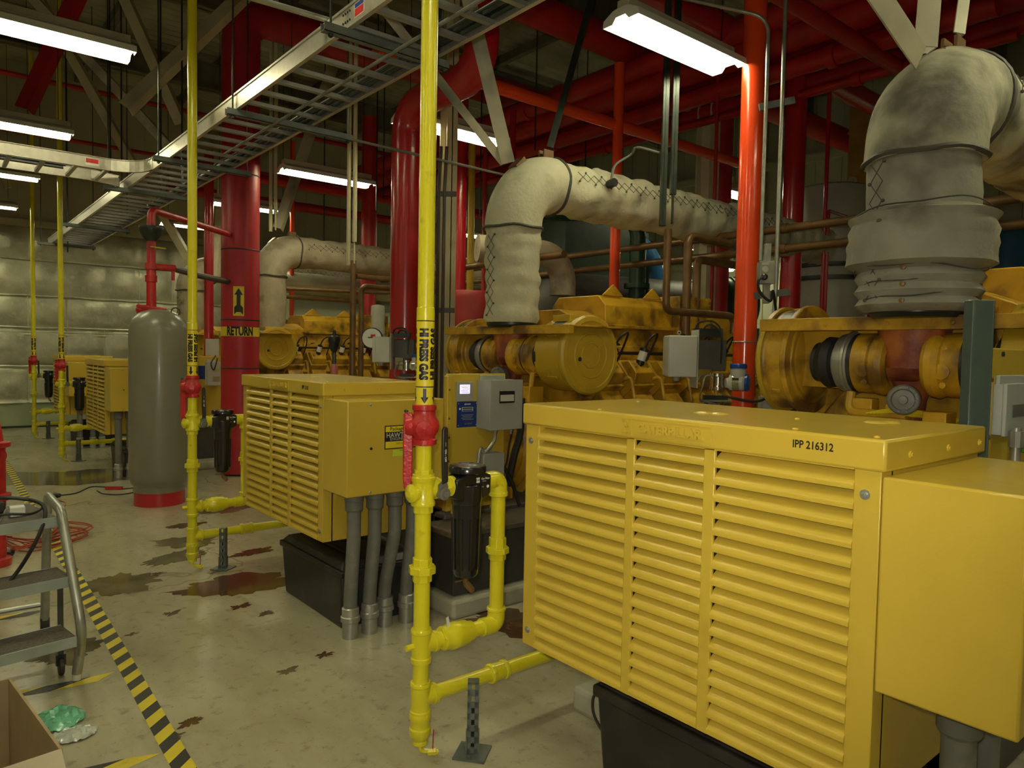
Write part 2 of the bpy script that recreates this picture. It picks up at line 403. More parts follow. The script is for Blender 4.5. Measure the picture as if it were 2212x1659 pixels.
# concrete housekeeping pads below the engines
PAD = mat('pad concrete paint', (.40, .39, .29), .55, var=.18, vs=5, dirt=(.2, .16, .1), da=.5, ds=4)
for k, (y0, xa) in enumerate(((1.42, 2.18), (4.36, 2.36), (10.24, 2.3), (13.18, 2.3))):
    b = B(); b.box(xa, 8.2, y0-(1.0 if k == 1 else .82), y0+.78, 0, .11)
    tag(mk('floor_pad', b, PAD, bevel=.02, sm=0), kind='structure')

# ================================================================ LOUVRED ENCLOSURES
EX, EYN, EYF, EZB, EZL, EZT, EXB = 1.70, .7295, 1.978, .489, 1.2921, 1.3674, 2.3234
def enclosure():
    root = thing('louvred_enclosure', (2.0, 1.35, 0), 'yellow louvred generator enclosure nearest the camera, black handwritten number on its lid', 'machine enclosure', 'yellow louvred enclosures in a row')
    # body: side, back, bottom sheets, posts of the louvred face
    b = B(); t = .004
    b.box(EX+.05, EXB-.02, EYN, EYN+t, EZB, EZL); b.box(EX+.05, EXB-.02, EYF-t, EYF, EZB, EZL)
    b.box(EXB-.02-t, EXB-.02, EYN, EYF, EZB, EZL); b.box(EX+.05, EXB-.02, EYN, EYF, EZB, EZB+t)
    b.box(EX, EX+.06, EYN, .792, EZB, EZL+.01); b.box(EX, EX+.06, 1.909, EYF, EZB, EZL+.01)
    mk('body', b, Y_BOX, root, bevel=.002)
    b = B(); b.box(EX+.075, EX+.08, .75, 1.96, EZB+.01, EZL); mk('shade_backing', b, BLK, root)  # black sheet added behind the slats, its colour stands in for shade in the gaps
    b = B(); b.box(EX-.004, EX+.008, 1.174, 1.211, EZB, EZL-.002); b.box(EX-.004, EX+.008, 1.463, 1.497, EZB, EZL-.002); mk('mullion', b, Y_BOX, root, bevel=.003)
    b = B(); ns = 17; p = (EZL-EZB-.005)/ns
    for a, c in ((.790, 1.176), (1.209, 1.465), (1.495, 1.911)):
        for k in range(ns+1):
            zb = EZB+.004+k*p
            top = min(p*1.08, EZL+.02-zb)
            pr = [(-.005, 0), (-.006, .007), (-.004, .014), (.003, .022), (.013, .030), (.026, .038), (.040, .045), (.052, top-.002), (.055, top), (.043, .043), (.028, .035), (.014, .026), (.003, .017), (-.002, .008), (-.002, .001), (.010, .001), (.010, -.001), (-.005, -.001)]
            if k == ns: pr = [(u, min(v, EZL-zb+.01)) for u, v in pr]
            b.prism(pr, (EX, a, zb), X_, Z_, Y_*(c-a))
    mk('louvre', b, Y_BOX, root, sm=50)
    b = B(); b.box(EX-.010, EXB, EYN-.012, EYF+.012, EZL, EZT)
    lid = mk('lid', b, Y_BOX, root, bevel=.007)
    # badge on the lid: emblem, name, frame
    b = B(); yb, ya = ax(1345, 940, EX)[1], ax(1540, 955, EX)[1]; z0, z1 = 1.302, 1.353; xf = EX-.010
    for q in (ya, yb): b.box(xf-.0025, xf, q-.0015, q+.0015, z0, z1)
    for q in (z0, z1): b.box(xf-.0025, xf, ya, yb, q-.0012, q+.0012)
    yd = yb-.044
    b.box(xf-.003, xf, yd-.0015, yd+.0015, z0, z1)
    flat_text(b, 'CATERPILLAR', (xf, (ya+yd)/2, (z0+z1)/2), -Y_, Z_, .036, sx=(yd-ya-.012)/.262, off=.0016, extr=.008)
    c0 = (yd+yb)/2
    b.tube([(xf-.002, c0+.017*cos(a)+.002, (z0+z1)/2+.019*sin(a)) for a in [radians(50+i*26) for i in range(11)]], .0022, 5)
    b.box(xf-.0035, xf, c0-.002, c0+.002, z0+.006, z1-.006); b.box(xf-.0035, xf, c0-.015, c0-.011, z0+.008, z1-.008); b.box(xf-.0035, xf, c0-.013, c0+.001, (z0+z1)/2-.002, (z0+z1)/2+.002)
    mk('badge', b, Y_BOX, lid, sm=0).update_tag()
    b = B(); flat_text(b, 'IPP 216312', (xf-.0008, ax(1760, 958, EX)[1], 1.335), -Y_, Z_, .027, sx=.86, off=.0006)
    t_ = mk('handwritten_number', b, INK, lid, sm=0)
    for q in ((1520, 892), (1553, 894), (1893, 913), (1918, 913)):
        mk('hole_plug', B().lathe(az(q[0], q[1], EZT), Z_, [(.034, -.002), (.034, .001), (.026, .005), (0, .0062)], 20), Y_BOX, lid)
    for q in ((1378, 868), (1295, 885), (1722, 905), (1718, 927), (1895, 945)): mk('lid_screw', B().lathe(az(q[0], q[1], EZT), Z_, [(.008, -.001), (.007, .003), (0, .005)], 10), Y_BOX, lid)
    for x in (1.82, 2.05, 2.27): mk('lid_screw', B().lathe((x, EYN-.012, 1.325), -Y_, [(.009, 0), (.009, .004), (.005, .004), (.005, .007), (0, .007)], 8), Y_BOX, lid)
    for y in (.765, 1.95):
        for z in (1.235, .545): mk('bolt', B().lathe((EX, y, z), -X_, [(.012, 0), (.012, .003), (.007, .003), (.007, .007), (0, .008)], 12), GALV, root)
    # terminal box on the side towards the camera
    b = B(); b.box(EX-.002, 2.29, .442, EYN-.002, .782, 1.283); s_ = mk('terminal_box', b, Y_BOX, root, bevel=.006)
    for x, z in ((1.83, 1.262), (2.13, 1.262), (1.83, .80), (2.13, .80), (2.24, 1.05)): mk('screw', B().lathe((x, .442, z), -Y_, [(.008, 0), (.008, .003), (.004, .006), (0, .006)], 8), GALV, s_)
    b = B(); b.lathe((1.835, .442, 1.03), -Y_, [(.008, 0), (.008, .002), (0, .002)], 8); mk('keyhole', b, BLK, s_)
    return root
enc = enclosure()
enc2 = copy_tree(enc, (0, D, 0), 'yellow louvred generator enclosure in the middle, dealer plate on its side box', skip=('handwritten_number',))
enc3 = copy_tree(enc, (0, 3*D, 0), 'distant yellow louvred generator enclosure just left of the grey tank', skip=('handwritten_number', 'badge'))
enc4 = copy_tree(enc, (0, 4*D, 0), 'farthest yellow louvred generator enclosure, closest to the foil back wall', skip=('handwritten_number', 'badge'))
lid2 = [c for c in enc2.children if c.name.startswith('lid')][0]
b = B(); flat_text(b, 'IPP 2163', (EX-.0108, ax(663, 834, EX)[1], 1.328), -Y_, Z_, .030, sx=.85, off=.001); mk('handwritten_number', b, INK, lid2, sm=0)
sb2 = [c for c in enc2.children if c.name.startswith('terminal_box')][0]
# dealer plate on the middle enclosure's side box
yp = .442+D
pa, pb = ay(831, 920, yp), ay(918, 970, yp); x0, x1, z0, z1 = pa.x, pa.x+.245, ay(831, 971, yp).z, ay(831, 920, yp).z
b = B(); b.box(x0, x1, yp-.002, yp, z0, z1, 1); h = z1-z0
b.box(x0+.005, x1-.005, yp-.0025, yp-.001, z0+.005, z0+h*.32, 0); b.box(x0+.005, x1-.005, yp-.0025, yp-.001, z0+h*.73, z1-.005, 0)
flat_text(b, 'Packaged Power', ((x0+x1)/2, yp-.003, z0+h*.85), X_, Z_, .028, sx=.98, off=.0004, mi=1)
flat_text(b, 'HAWTHORNE', ((x0+x1)/2, yp-.003, z0+h*.58), X_, Z_, .036, sx=.98, off=.0006, mi=2)
flat_text(b, 'ENGINE SYSTEMS', ((x0+x1)/2, yp-.003, z0+h*.42), X_, Z_, .022, sx=1.08, mi=2)
flat_text(b, '5899 Ind. Power Drive', ((x0+x1)/2+.01, yp-.003, z0+h*.22), X_, Z_, .014, mi=3)
mk('dealer_plate', b, [Y_TAPE, INK, WBOX, COPPER], sb2, sm=0)
b = B(); pa = ay(848, 972, yp); b.box(pa.x, pa.x+.13, yp-.0015, yp, pa.z-.035, pa.z, 0)
flat_text(b, 'WARNING', (pa.x+.065, yp-.002, pa.z-.006), X_, Z_, .010, mi=1); mk('warning_sticker', b, [LIME, INK], sb2, sm=0)
# ---- grey flexible conduits from the side boxes to the floor
def conduit(x, y, xf, yf, zt, name_label, grp):
    b = B(); pts = spline([(x, y, zt-.07), (x, y, zt-.25), (x+(xf-x)*.45, y+(yf-y)*.45, zt*.5), (xf, yf, .22), (xf, yf, .10)], 10)
    root = thing('flexible_conduit', (xf, yf, 0), name_label, 'conduit', grp)
    b.tube(dense(pts, .03), .037, 16); mk('hose', b, GREYC, root)
    b = B(); b.lathe((x, y, zt-.10), Z_, [(.040, 0), (.048, .01), (.048, .055), (.052, .06), (.052, .085), (.045, .09), (.045, .10)], 12); mk('top_fitting', b, GREYC, root)
    b = B(); b.lathe((xf, yf, 0), Z_, [(.044, 0), (.044, .085), (.052, .09), (.052, .115), (.046, .12), (.046, .16), (.040, .165)], 18); mk('floor_fitting', b, GALV, root)
    return root
zt = .782
L4 = ['leftmost of the four grey conduits under the middle enclosure', 'second from left of the four grey conduits under the middle enclosure', 'third from left of the four grey conduits, bent at its foot', 'rightmost grey conduit under the middle enclosure, beside the yellow gas pipe']
for k, (x, xf, yf) in enumerate(((1.80, 1.785, 3.50), (1.925, 1.90, 3.50), (2.05, 2.02, 3.545), (2.165, 2.145, 3.52))):
    conduit(x, 3.50, xf, yf, zt, L4[k], 'conduits under the middle enclosure')
for k, x in enumerate((1.86, 2.02)):
    conduit(x, .60, x, .60, zt, ['grey conduit under the nearest enclosure at the lower right edge', 'second grey conduit under the nearest enclosure, farther from the louvres'][k], 'conduits under the nearest enclosure')
for k, (x, y) in enumerate(((1.80, 9.38), (1.92, 9.38), (1.85, 12.3), (2.02, 12.3), (2.14, 12.3))):
    conduit(x, y, x, y, zt, ['grey conduit left of the grey tank under the far enclosure', 'grey conduit under the far enclosure tucked against the grey tank', 'left grey conduit under the farthest enclosure', 'middle grey conduit under the farthest enclosure', 'right grey conduit under the farthest enclosure'][k], 'conduits under the far enclosures')
# ---- black battery boxes under the enclosures
def battery_box(c, sx, sy, h, label, ang=0):
    root = thing('battery_box', (c[0], c[1], 0), label, 'battery box', 'black battery boxes on the floor')
    R = Matrix.Rotation(ang, 3, 'Z'); Xa, Ya = R@X_, R@Y_
    def pt(u, v_, z): return V((c[0], c[1], z))+Xa*u+Ya*v_
    b = B(); vs = []
    for z, k in ((0, .94), (h*.78, 1)):
        vs += [pt(-sx*k, -sy*k, z), pt(sx*k, -sy*k, z), pt(sx*k, sy*k, z), pt(-sx*k, sy*k, z)]
    b.add(vs, [(0, 3, 2, 1), (4, 5, 6, 7), (0, 1, 5, 4), (1, 2, 6, 5), (2, 3, 7, 6), (3, 0, 4, 7)])
    mk('tub', b, BLK, root, bevel=.012)
    b = B(); b.obox(pt(0, 0, h*.82), Xa*(sx+.012), Ya*(sy+.012), Z_*h*.05); vs = []
    for z, k in ((h*.87, 1), (h*.97, .9)):
        vs += [pt(-sx*k, -sy*k, z), pt(sx*k, -sy*k, z), pt(sx*k, sy*k, z), pt(-sx*k, sy*k, z)]
    b.add(vs, [(0, 3, 2, 1), (4, 5, 6, 7), (0, 1, 5, 4), (1, 2, 6, 5), (2, 3, 7, 6), (3, 0, 4, 7)])
    for u in (-.5, .5): b.obox(pt(u*sx, 0, h*.985), Xa*.02, Ya*sy*.72, Z_*h*.022)
    b.obox(pt(0, .3*sy, h*.985), Xa*sx*.5, Ya*.018, Z_*h*.022)
    mk('box_lid', b, BLK, root, bevel=.008); return root
battery_box((2.04, 4.02), .26, .42, .38, 'black battery box under the middle enclosure, behind the conduits')
battery_box((2.14, 1.32), .27, .44, .42, 'black battery box under the nearest enclosure at the bottom of the view')
battery_box((2.12, 9.75), .26, .40, .36, 'black battery box under the far enclosure left of the grey tank')
battery_box((2.12, 12.9), .26, .40, .36, 'black battery box under the farthest enclosure')

# ================================================================ YELLOW GAS RISERS
PX, PY, PR = 1.458, 2.282, .0305
def gas_riser():
    root = thing('gas_pipe_riser', (PX, PY, 0), 'nearest yellow gas riser with red valve and black filter, beside the nearest enclosure', 'gas pipe', 'yellow gas risers in a row')
    P = lambda z: V((PX, PY, z)); fa = face_ang(PX, PY)
    b = B(); b.cyl(P(1.34), P(6.62), PR, 24); b.lathe(P(1.662), Z_, [(.0335, 0), (.0335, .045), (.031, .048)], 24); mk('riser', b, Y_PIPE, root)
    b = B(); b.cyl(P(.06), P(1.21), PR, 24); mk('lower_pipe', b, Y_PIPE, root)
    # pipe marker with its lettering
    b = B(); rm = .0335; b.cyl(P(1.345), P(1.662), rm, 28); mk_ = mk('pipe_marker', b, Y_TAPE, root)
    b = B(); rt = rm+.0006
    wrap_text(b, 'HI PRESS GAS', (PX, PY), rt, fa+radians(-12), 1.537, .043, sx=.74, off=.0030, vertical=1)
    wrap_text(b, 'HI PRESS GAS', (PX, PY), rt, fa+radians(66), 1.537, .043, sx=.74, off=.0030, vertical=-1)
    wrap_text(b, 'HI PRESS GAS', (PX, PY), rt, fa+radians(-92), 1.537, .043, sx=.74, off=.0030, vertical=-1)
    for z in (1.659, 1.416):
        b.lathe(P(z), Z_, [(rt, -.0018), (rt+.0004, 0), (rt, .0018)], 28)
    for a in (0, 78, -82):
        wrap_poly(b, [(-.006, .058), (.006, .058), (.006, .026), (.015, .026), (0, .002), (-.015, .026), (-.006, .026)], (PX, PY), rt, fa+radians(a), 1.352)
    mk('marker_lettering', b, INK, mk_, sm=0)
    # red shut-off valve and its lever
    b = B(); b.lathe(P(1.198), Z_, [(.038, 0), (.046, .003), (.046, .022), (.041, .026), (.041, .034), (.052, .050), (.057, .070), (.054, .090), (.042, .106), (.040, .128), (.045, .132), (.045, .150), (.036, .152)], 24)
    lf = V((cos(fa-pi/2), sin(fa-pi/2), 0)); fw = V((cos(fa), sin(fa), 0))
    b.lathe(P(1.268), lf, [(.04, .0), (.036, .045), (.034, .062), (.030, .070), (0, .072)], 18)
    b.lathe(P(1.262)+fw*.02, fw, [(.034, 0), (.030, .035), (0, .045)], 18)
    va = mk('shutoff_valve', b, REDV, root)
    b = B(); c = P(1.27)+lf*.072
    b.prism([(-.016, .045), (.014, .05), (.024, .02), (.02, -.03), (.018, -.20), (.012, -.235), (0, -.245), (-.012, -.235), (-.016, -.20), (-.018, -.03)], c-lf*.012-fw*.006, -lf, Z_, fw*.014)
    b.prism([(0, .05), (.05, .02), (.05, .0), (0, -.01)], c+fw*.014, -lf, Z_, -fw*.03)
    mk('red_lever', b, REDV, va, bevel=.004)
    b = B(); b.lathe(c+Z_*.05-lf*.005, Z_, [(.008, 0), (.008, .008), (0, .01)], 8); mk('lever_bolt', b, DARKS, va)
    # union, side valve (tee body), round plug
    b = B(); b.lathe(P(1.088), Z_, [(.036, 0), (.036, .018)], 8)
    b.lathe(P(1.066), Z_, [(.044, -.004), (.046, 0), (.046, .012), (.042, .016), (.042, .022), (.037, .024)], 24)
    b.lathe(P(.975), Z_, [(.036, -.032), (.038, -.03), (.038, -.006)], 8)
    b.lathe(P(.975), Z_, [(.045, -.004), (.046, 0), (.045, .012), (.041, .018), (.042, .08), (.043, .092)], 24)
    b.cyl(P(1.03), P(1.03)+X_*.055, .036, 20); b.lathe(P(1.03)+X_*.05, X_, [(.041, 0), (.041, .014), (.036, .018)], 20)
    sl = V((cos(fa-radians(50)), sin(fa-radians(50)), 0))
    b.lathe(P(1.022), sl, [(.03, .03), (.03, .052), (.035, .053), (.034, .060), (.02, .066), (.012, .072), (0, .072)], 20)
    mk('tee_body', b, Y_PIPE, root)
    b = B(); h = P(1.04)+X_*.062-Y_*.044
    b.prism([(-.012, .012), (-.016, .10), (-.016, .215), (-.010, .228), (.002, .230), (.008, .22), (.010, .10), (.012, .02)], h-Y_*.002, X_, Z_, -Y_*.012)
    lv = mk('black_lever', b, BLK, root, bevel=.004)
    b = B(); flat_text(b, 'ON - OFF', h+V((-.003, -.0145, .12)), -Z_, X_, .011, off=.0002); b.box(h.x-.0035, h.x-.0025, h.y-.0147, h.y-.0142, h.z+.155, h.z+.17); mk('lever_lettering', b, WINK, lv, sm=0)
    b = B(); b.lathe(P(1.015)+X_*.062-Y_*.03, -Y_, [(.024, 0), (.024, .024), (.014, .026), (.012, .034), (0, .034)], 16)
    b.prism([(-.018, -.01), (-.018, .04), (.012, .06), (.024, .03), (.018, -.012)], P(1.01)+X_*.058-Y_*.046, X_, Z_, Y_*.008); mk('valve_stem', b, GREYC, root)
    # horizontal piece to the filter
    b = B(); b.cyl(P(1.03)+X_*.06, P(1.03)+X_*.15, PR, 20); b.lathe(P(1.03)+X_*.085, X_, [(.037, 0), (.037, .022)], 8); b.lathe(P(1.03)+X_*.118, X_, [(.036, 0), (.04, .003), (.04, .014), (.036, .016)], 20)
    mk('filter_inlet', b, Y_PIPE, root)
    # black gas filter: head, cap, bowl, drain
    FX = 1.660
    Q = lambda z: V((FX, PY, z))
    b = B(); b.prism([(-.082, -.050), (-.082, .022), (-.06, .030), (-.034, .046), (.03, .050), (.082, .032), (.086, .026), (.086, -.040), (.07, -.052), (.04, -.062), (-.05, -.062)], Q(1.035)-Y_*.044, X_, Z_, Y_*.088)
    b.lathe(Q(.985), Z_, [(.056, -.035), (.060, -.03), (.062, 0), (.062, .05)], 24); hd = mk('filter_head', b, BLKG, root, bevel=.006)
    b = B(); b.lathe(Q(1.080), Z_, [(.066, -.004), (.074, 0), (.074, .020), (.070, .026), (.060, .0275), (0, .029)], 32); mk('filter_cap', b, BLKG, hd)
    b = B(); b.lathe(Q(.955), Z_, [(.058, 0), (.056, -.05), (.052, -.22), (.050, -.275), (.042, -.287), (.02, -.290), (0, -.290)], 28)
    for k in range(10):
        a = 2*pi*k/10; e = V((cos(a), sin(a), 0)); b.bar(Q(.90)+e*.0575, Q(.70)+e*.0525, .006, .006, up=e)
    mk('filter_bowl', b, BLKG, hd)
    b = B(); b.lathe(Q(.668), Z_, [(.012, 0), (.010, -.03)], 10); b.lathe(Q(.64), V((.6, -.2, -.8)), [(.012, 0), (.014, .01), (.014, .04), (.010, .05)], 10); b.bar(Q(.65)-X_*.05, Q(.655)+X_*.03, .008, .004); mk('filter_drain', b, COPPER, hd)
    b = B(); yl = PY-.0448
    b.box(FX+.012, FX+.028, yl-.0006, yl, 1.040, 1.060, 0); flat_text(b, 'CAT', (FX+.02, yl-.0012, 1.050), X_, Z_, .009, off=.0004, mi=1)
    flat_text(b, 'Gas Filter', (FX+.056, yl-.0006, 1.054), X_, Z_, .0105, off=.0002, mi=0); flat_text(b, '175-3215', (FX+.050, yl-.0006, 1.044), X_, Z_, .005, mi=0)
    flat_text(b, 'CATERPILLAR', (FX+.028, yl-.0006, 1.022), X_, Z_, .0062, mi=0); flat_text(b, 'www.cat.com', (FX+.024, yl-.0006, 1.014), X_, Z_, .004, mi=0)
    b.lathe((FX+.068, yl, 1.022), -Y_, [(.006, 0), (.006, .0006), (0, .0006)], 14, mi=0)
    mk('filter_lettering', b, [WINK, INK], hd, sm=0)
    # return loop: elbow, drop, union, elbow, check valve back to the riser
    UX = 1.818
    b = B(); path = fillet([V((FX+.085, PY, 1.035)), V((UX, PY, 1.035)), V((UX, PY, .44)), V((PX+.05, PY, .44))], [.05, .055], 7)
    b.tube(path, PR*.97, 20); b.lathe((UX, PY, .965), Z_, [(.034, 0), (.039, .003), (.039, .016), (.036, .02)], 20)
    b.tube(fillet([V((FX+.088, PY, 1.035)), V((UX, PY, 1.035)), V((UX, PY, .978))], .05, 7), .036, 20)
    b.tube(fillet([V((UX-.075, PY, .44)), V((UX, PY, .44)), V((UX, PY, .50))], .05, 7), .036, 20)
    b.lathe((UX, PY, .495), Z_, [(.036, 0), (.040, .003), (.040, .012), (.036, .015)], 20)
    lp = mk('filter_loop', b, Y_PIPE, root)
    b = B(); b.lathe((UX, PY, .745), Z_, [(.048, -.012), (.048, .012)], 8); b.lathe((UX, PY, .745), Z_, [(.036, -.040), (.036, .052)], 8); mk('union', b, Y_PIPE, root, bevel=.002)
    b = B(); b.lathe(P(.728), Z_, [(.052, -.014), (.052, .014)], 8); b.lathe(P(.728), Z_, [(.038, -.045), (.038, .045)], 8); mk('union', b, Y_PIPE, root, bevel=.002)
    b = B(); b.lathe((PX+.12, PY, .44), X_, [(.036, -.03), (.046, -.025), (.046, .0), (.052, .01), (.052, .045), (.050, .05), (.048, .085), (.040, .10), (.038, .115)], 20)
    b.lathe((PX+.10, PY, .44), X_, [(.042, -.012), (.042, .012)], 6); mk('check_valve', b, Y_PIPE, root)
    for z, h in ((.44, .058), (.236, .058)):
        b = B(); b.lathe(P(z), Z_, [(.039, -h-.008), (.040, -h), (.040, -h+.010), (.037, -h+.014), (.037, h-.014), (.040, h-.010), (.040, h), (.038, h+.004)], 24)
        b.cyl(P(z), P(z)+X_*.055, .036, 20); b.lathe(P(z)+X_*.05, X_, [(.040, 0), (.040, .014), (.034, .017)], 20)
        if z > .4: b.lathe(P(.44), V((-1, 0, 0)), [(.012, .03), (.012, .065), (0, .066)], 8)
        mk('tee', b, Y_PIPE, root)
    b = B(); b.cyl(P(.236)+X_*.05, V((2.60, PY, .236)), PR*.95, 20); b.lathe((1.83, PY, .236), X_, [(.036, -.045), (.040, -.04), (.040, -.028), (.036, -.024), (.036, .024), (.040, .028), (.040, .04), (.036, .045)], 20); mk('supply_branch', b, Y_PIPE, root)
    b = B(); b.lathe(P(.150), Z_, [(.040, .03), (.042, .025), (.042, .01), (.037, 0), (.037, -.025), (.041, -.03), (.041, -.05), (.030, -.075), (.016, -.085), (.010, -.09)], 22); mk('drip_cap', b, Y_PIPE, root)
    b = B(); e = V((.75, -.35, 0)).normalized(); b.tube(fillet([P(.075), P(.030), P(.016)+e*.07], .02, 5), .0095, 10); b.lathe(P(.020)+e*.03, e, [(.013, 0), (.013, .02), (.015, .022), (.015, .03), (.010, .034)], 6); dv = mk('drain_valve', b, Y_PIPE, root)
    b = B(); b.bar(P(.03)+e*.05, P(.105)+e*.052, .010, .003, up=e); mk('drain_handle', b, REDV, dv)
    return root
gr = gas_riser()
for dx in (PX+.115,):   # paper tag on the lower check valve
    b = B(); b.obox((dx, PY-.01, .50), (.008, .003, .001), (-.002, .004, .022), (.0005, .0005, 0)); mk('tag', b, WINK, gr, sm=0)
copy_tree(gr, (0, D, 0), 'second yellow gas riser, standing in front of the grey tank and red return pipe', skip=('tag',))
copy_tree(gr, (0, 3*D-.05, 0), 'third yellow gas riser, left of the grey tank beside a far enclosure', skip=('tag', 'lever_lettering'))
copy_tree(gr, (0, 4*D-.1, 0), 'farthest and thinnest looking yellow gas riser by the foil back wall', skip=('tag', 'lever_lettering'))
# slotted floor stands holding the lower branch
def stand():
    x, y = 1.636, 2.186
    root = thing('pipe_stand', (x, y, 0), 'grey slotted strut stand beside the nearest gas riser', 'pipe stand', 'slotted strut stands')
    R = Matrix.Rotation(radians(38), 3, 'Z'); a = R@X_; c = R@Y_
    b = B(); b.obox((x, y, .004), a*.062, c*.062, Z_*.004)
    for s in (-1, 1): b.lathe(V((x, y, .008))+a*.045*s, Z_, [(.009, 0), (.009, .006), (0, .007)], 6)
    mk('base_plate', b, GALD, root)
    b = B(); e = V((cos(face_ang(x, y)), sin(face_ang(x, y)), 0)); f = V((-e.y, e.x, 0))
    for s in (-1, 1): b.prism([(-.022, 0), (.024, 0), (.022, .08), (-.022, .08)], V((x, y, .008))+f*(.024*s)-f*.002, e, Z_, f*.004)
    mk('base_bracket', b, GALD, root)
    b = B(); t = .0025; o = V((x, y, 0))
    for s in (-1, 1): b.obox(o+f*(.0205*s)+Z_*.148, f*t*.5, e*.0205, Z_*.138)
    # slotted face: strips between slots
    zs = [.012]
    k = .03
    while k < .27: zs += [k, k+.022]; k += .046
    zs.append(.286)
    for i in range(0, len(zs)-1, 2): b.obox(o+e*.0205+Z_*((zs[i]+zs[i+1])/2), f*.0205, e*t*.5, Z_*(zs[i+1]-zs[i])/2)
    for s in (-1, 1): b.obox(o+e*.0205+f*(.0135*s)+Z_*.148, f*.007, e*t*.5, Z_*.138)
    b.prism([(-.0205, -.0205), (.0205, -.0205), (.0205, .0205), (-.0205, .0205)], o+Z_*.284, f, e, Z_*.004)
    mk('slotted_channel', b, GALD, root)
    b = B(); b.obox(o-e*.014+Z_*.10, f*.014, e*.003, Z_*.08); mk('channel_back', b, BLK, root); return root
st = stand()
copy_tree(st, (0, D, 0), 'grey slotted strut stand beside the second gas riser, among brown spills')
copy_tree(st, (0, 3*D-.02, 0), 'grey slotted strut stand beside the third gas riser')
copy_tree(st, (0, 4*D-.1, 0), 'grey slotted strut stand beside the farthest gas riser')

# ================================================================ GREY PRESSURE TANK
TX, TY = 1.83, 7.66
tk = thing('pressure_tank', (TX, TY, 0), 'grey upright tank on a red foot ring behind the second gas riser', 'tank')
b = B(); b.lathe((TX, TY, .14), Z_, [(.20, 0), (.225, .03), (.255, .08), (.268, .14), (.270, .25), (.270, 1.50), (.262, 1.58), (.235, 1.66), (.18, 1.72), (.10, 1.755), (0, 1.765)], 48); mk('shell', b, TANKG, tk, sm=50)
b = B(); b.lathe((TX, TY, 0), Z_, [(.232, 0), (.232, .15)], 40)
mk('foot_ring', b, RED, tk)
b = B(); b.lathe((TX, TY, .15), Z_, [(.233, -.02), (.234, .10), (.232, .12)], 40); mk('skirt', b, TANKG, tk)
tc_ = ad(327, 680, 7.1); tc_ = V((tc_.x, tc_.y, 1.90))
b = B(); b.lathe(tc_, V((.10, -.14, 1)), [(.10, -.10), (.135, -.03), (.135, -.005), (.130, 0), (.135, .005), (.135, .03), (.06, .035)], 24); mk('top_flange', b, REDV, tk)
b = B(); b.tube([V((TX+.12+.04*cos(a), TY-.12, 1.88+.04*sin(a))) for a in [2*pi*i/12 for i in range(12)]], .006, 6, closed=True); mk('lifting_eye', b, DARKS, tk)
tp = thing('red_tank_pipe', (tc_.x, tc_.y, 1.9), 'red pipe with black handwheel rising from the top of the grey tank', 'pipe')
b = B(); zt_ = ay(320, 452, tc_.y).z
pth = fillet([tc_, V((tc_.x, tc_.y, zt_)), V((2.85, 8.75, zt_))], .06, 5)
b.tube(pth, lambda L, c, i: .046 if L < .55 else .036, 14); zb_ = ay(320, 575, tc_.y).z
b.cyl((tc_.x, tc_.y, zb_), (tc_.x+.22, tc_.y, zb_), .034, 12); b.cyl((tc_.x+.2, tc_.y, zb_), (tc_.x+.2, tc_.y, zb_-.12), .016, 8)
for z in (zb_, zb_-.12): b.lathe((tc_.x, tc_.y, z), Z_, [(.055, -.03), (.055, .03)], 14)
mk('standpipe', b, REDV, tp)
b = B(); zw = ay(320, 500, tc_.y).z
b.lathe((tc_.x, tc_.y, zw), Z_, [(.05, -.09), (.095, -.03), (.115, .02), (.11, .05), (.05, .06)], 16); mk('handwheel', b, DARKS, tp)
b = B(); b.bar((tc_.x-.02, tc_.y-.05, zw-.15), (tc_.x+.12, tc_.y-.05, zw-.155), .02, .01); mk('valve_tag', b, Y_TAPE, tp)
b = B(); pe = V((2.86, 8.8, zb_)); b.tube([V((tc_.x+.2, tc_.y, zb_)), V((tc_.x+.6, tc_.y+.55, zb_)), pe], .034, 10)
one('grey_link_pipe', b, DGREY, 'dark thin pipe linking the red tank pipe to the big return pipe', 'pipe')

# ================================================================ CEILING LIGHTS
def light_fixture(x, y, z, label, L=1.22):
    root = thing('ceiling_light', (x, y, z), label, 'ceiling light', 'hanging fluorescent lights')
    b = B(); h = L/2
    pr = [(-.155, 0), (-.150, .045), (-.07, .085), (-.035, .09), (.035, .09), (.07, .085), (.150, .045), (.155, 0), (.152, 0), (.147, .042), (.068, .081), (-.068, .081), (-.147, .042), (-.152, 0)]
    b.prism(pr, (x-h, y, z), Y_, Z_, X_*L)
    for e in (x-h, x+h-.002): b.prism([(-.152, .0), (-.148, .044), (-.07, .083), (.07, .083), (.148, .044), (.152, 0), (.07, .0), (.04, .035), (-.04, .035), (-.07, 0)], (e, y, z), Y_, Z_, X_*.002)
    mk('reflector', b, WHT, root, sm=0)
    b = B(); b.box(x-h+.02, x+h-.02, y-.05, y+.05, z+.095, z+.15); b.box(x-h+.02, x+h-.02, y-.065, y+.065, z+.09, z+.10); mk('housing', b, BEIGE, root, bevel=.004)
    for s in (-1, 1):
        b = B(); b.cyl((x-h+.04, y+.055*s, z+.042), (x+h-.04, y+.055*s, z+.042), .019, 8); mk('tube', b, TUBEM, root)
        b = B(); xx = x+s*(h-.12)
        b.bar((xx, y, z+.15), (xx, y, ZC), .006, .006); mk('chain', b, DARKS, root)
    return root
lx = 4.15
names = ['brightest ceiling light right of centre, cut by the top edge', 'ceiling light behind the nearest yellow riser, above the first exhaust elbow', 'ceiling light in front of the twin beige struts, above the middle exhaust', 'ceiling light between the red return pipe and a sloping brace', 'small far ceiling light left of the red return pipe']
base = light_fixture(lx, 3.27, 3.70, names[0])
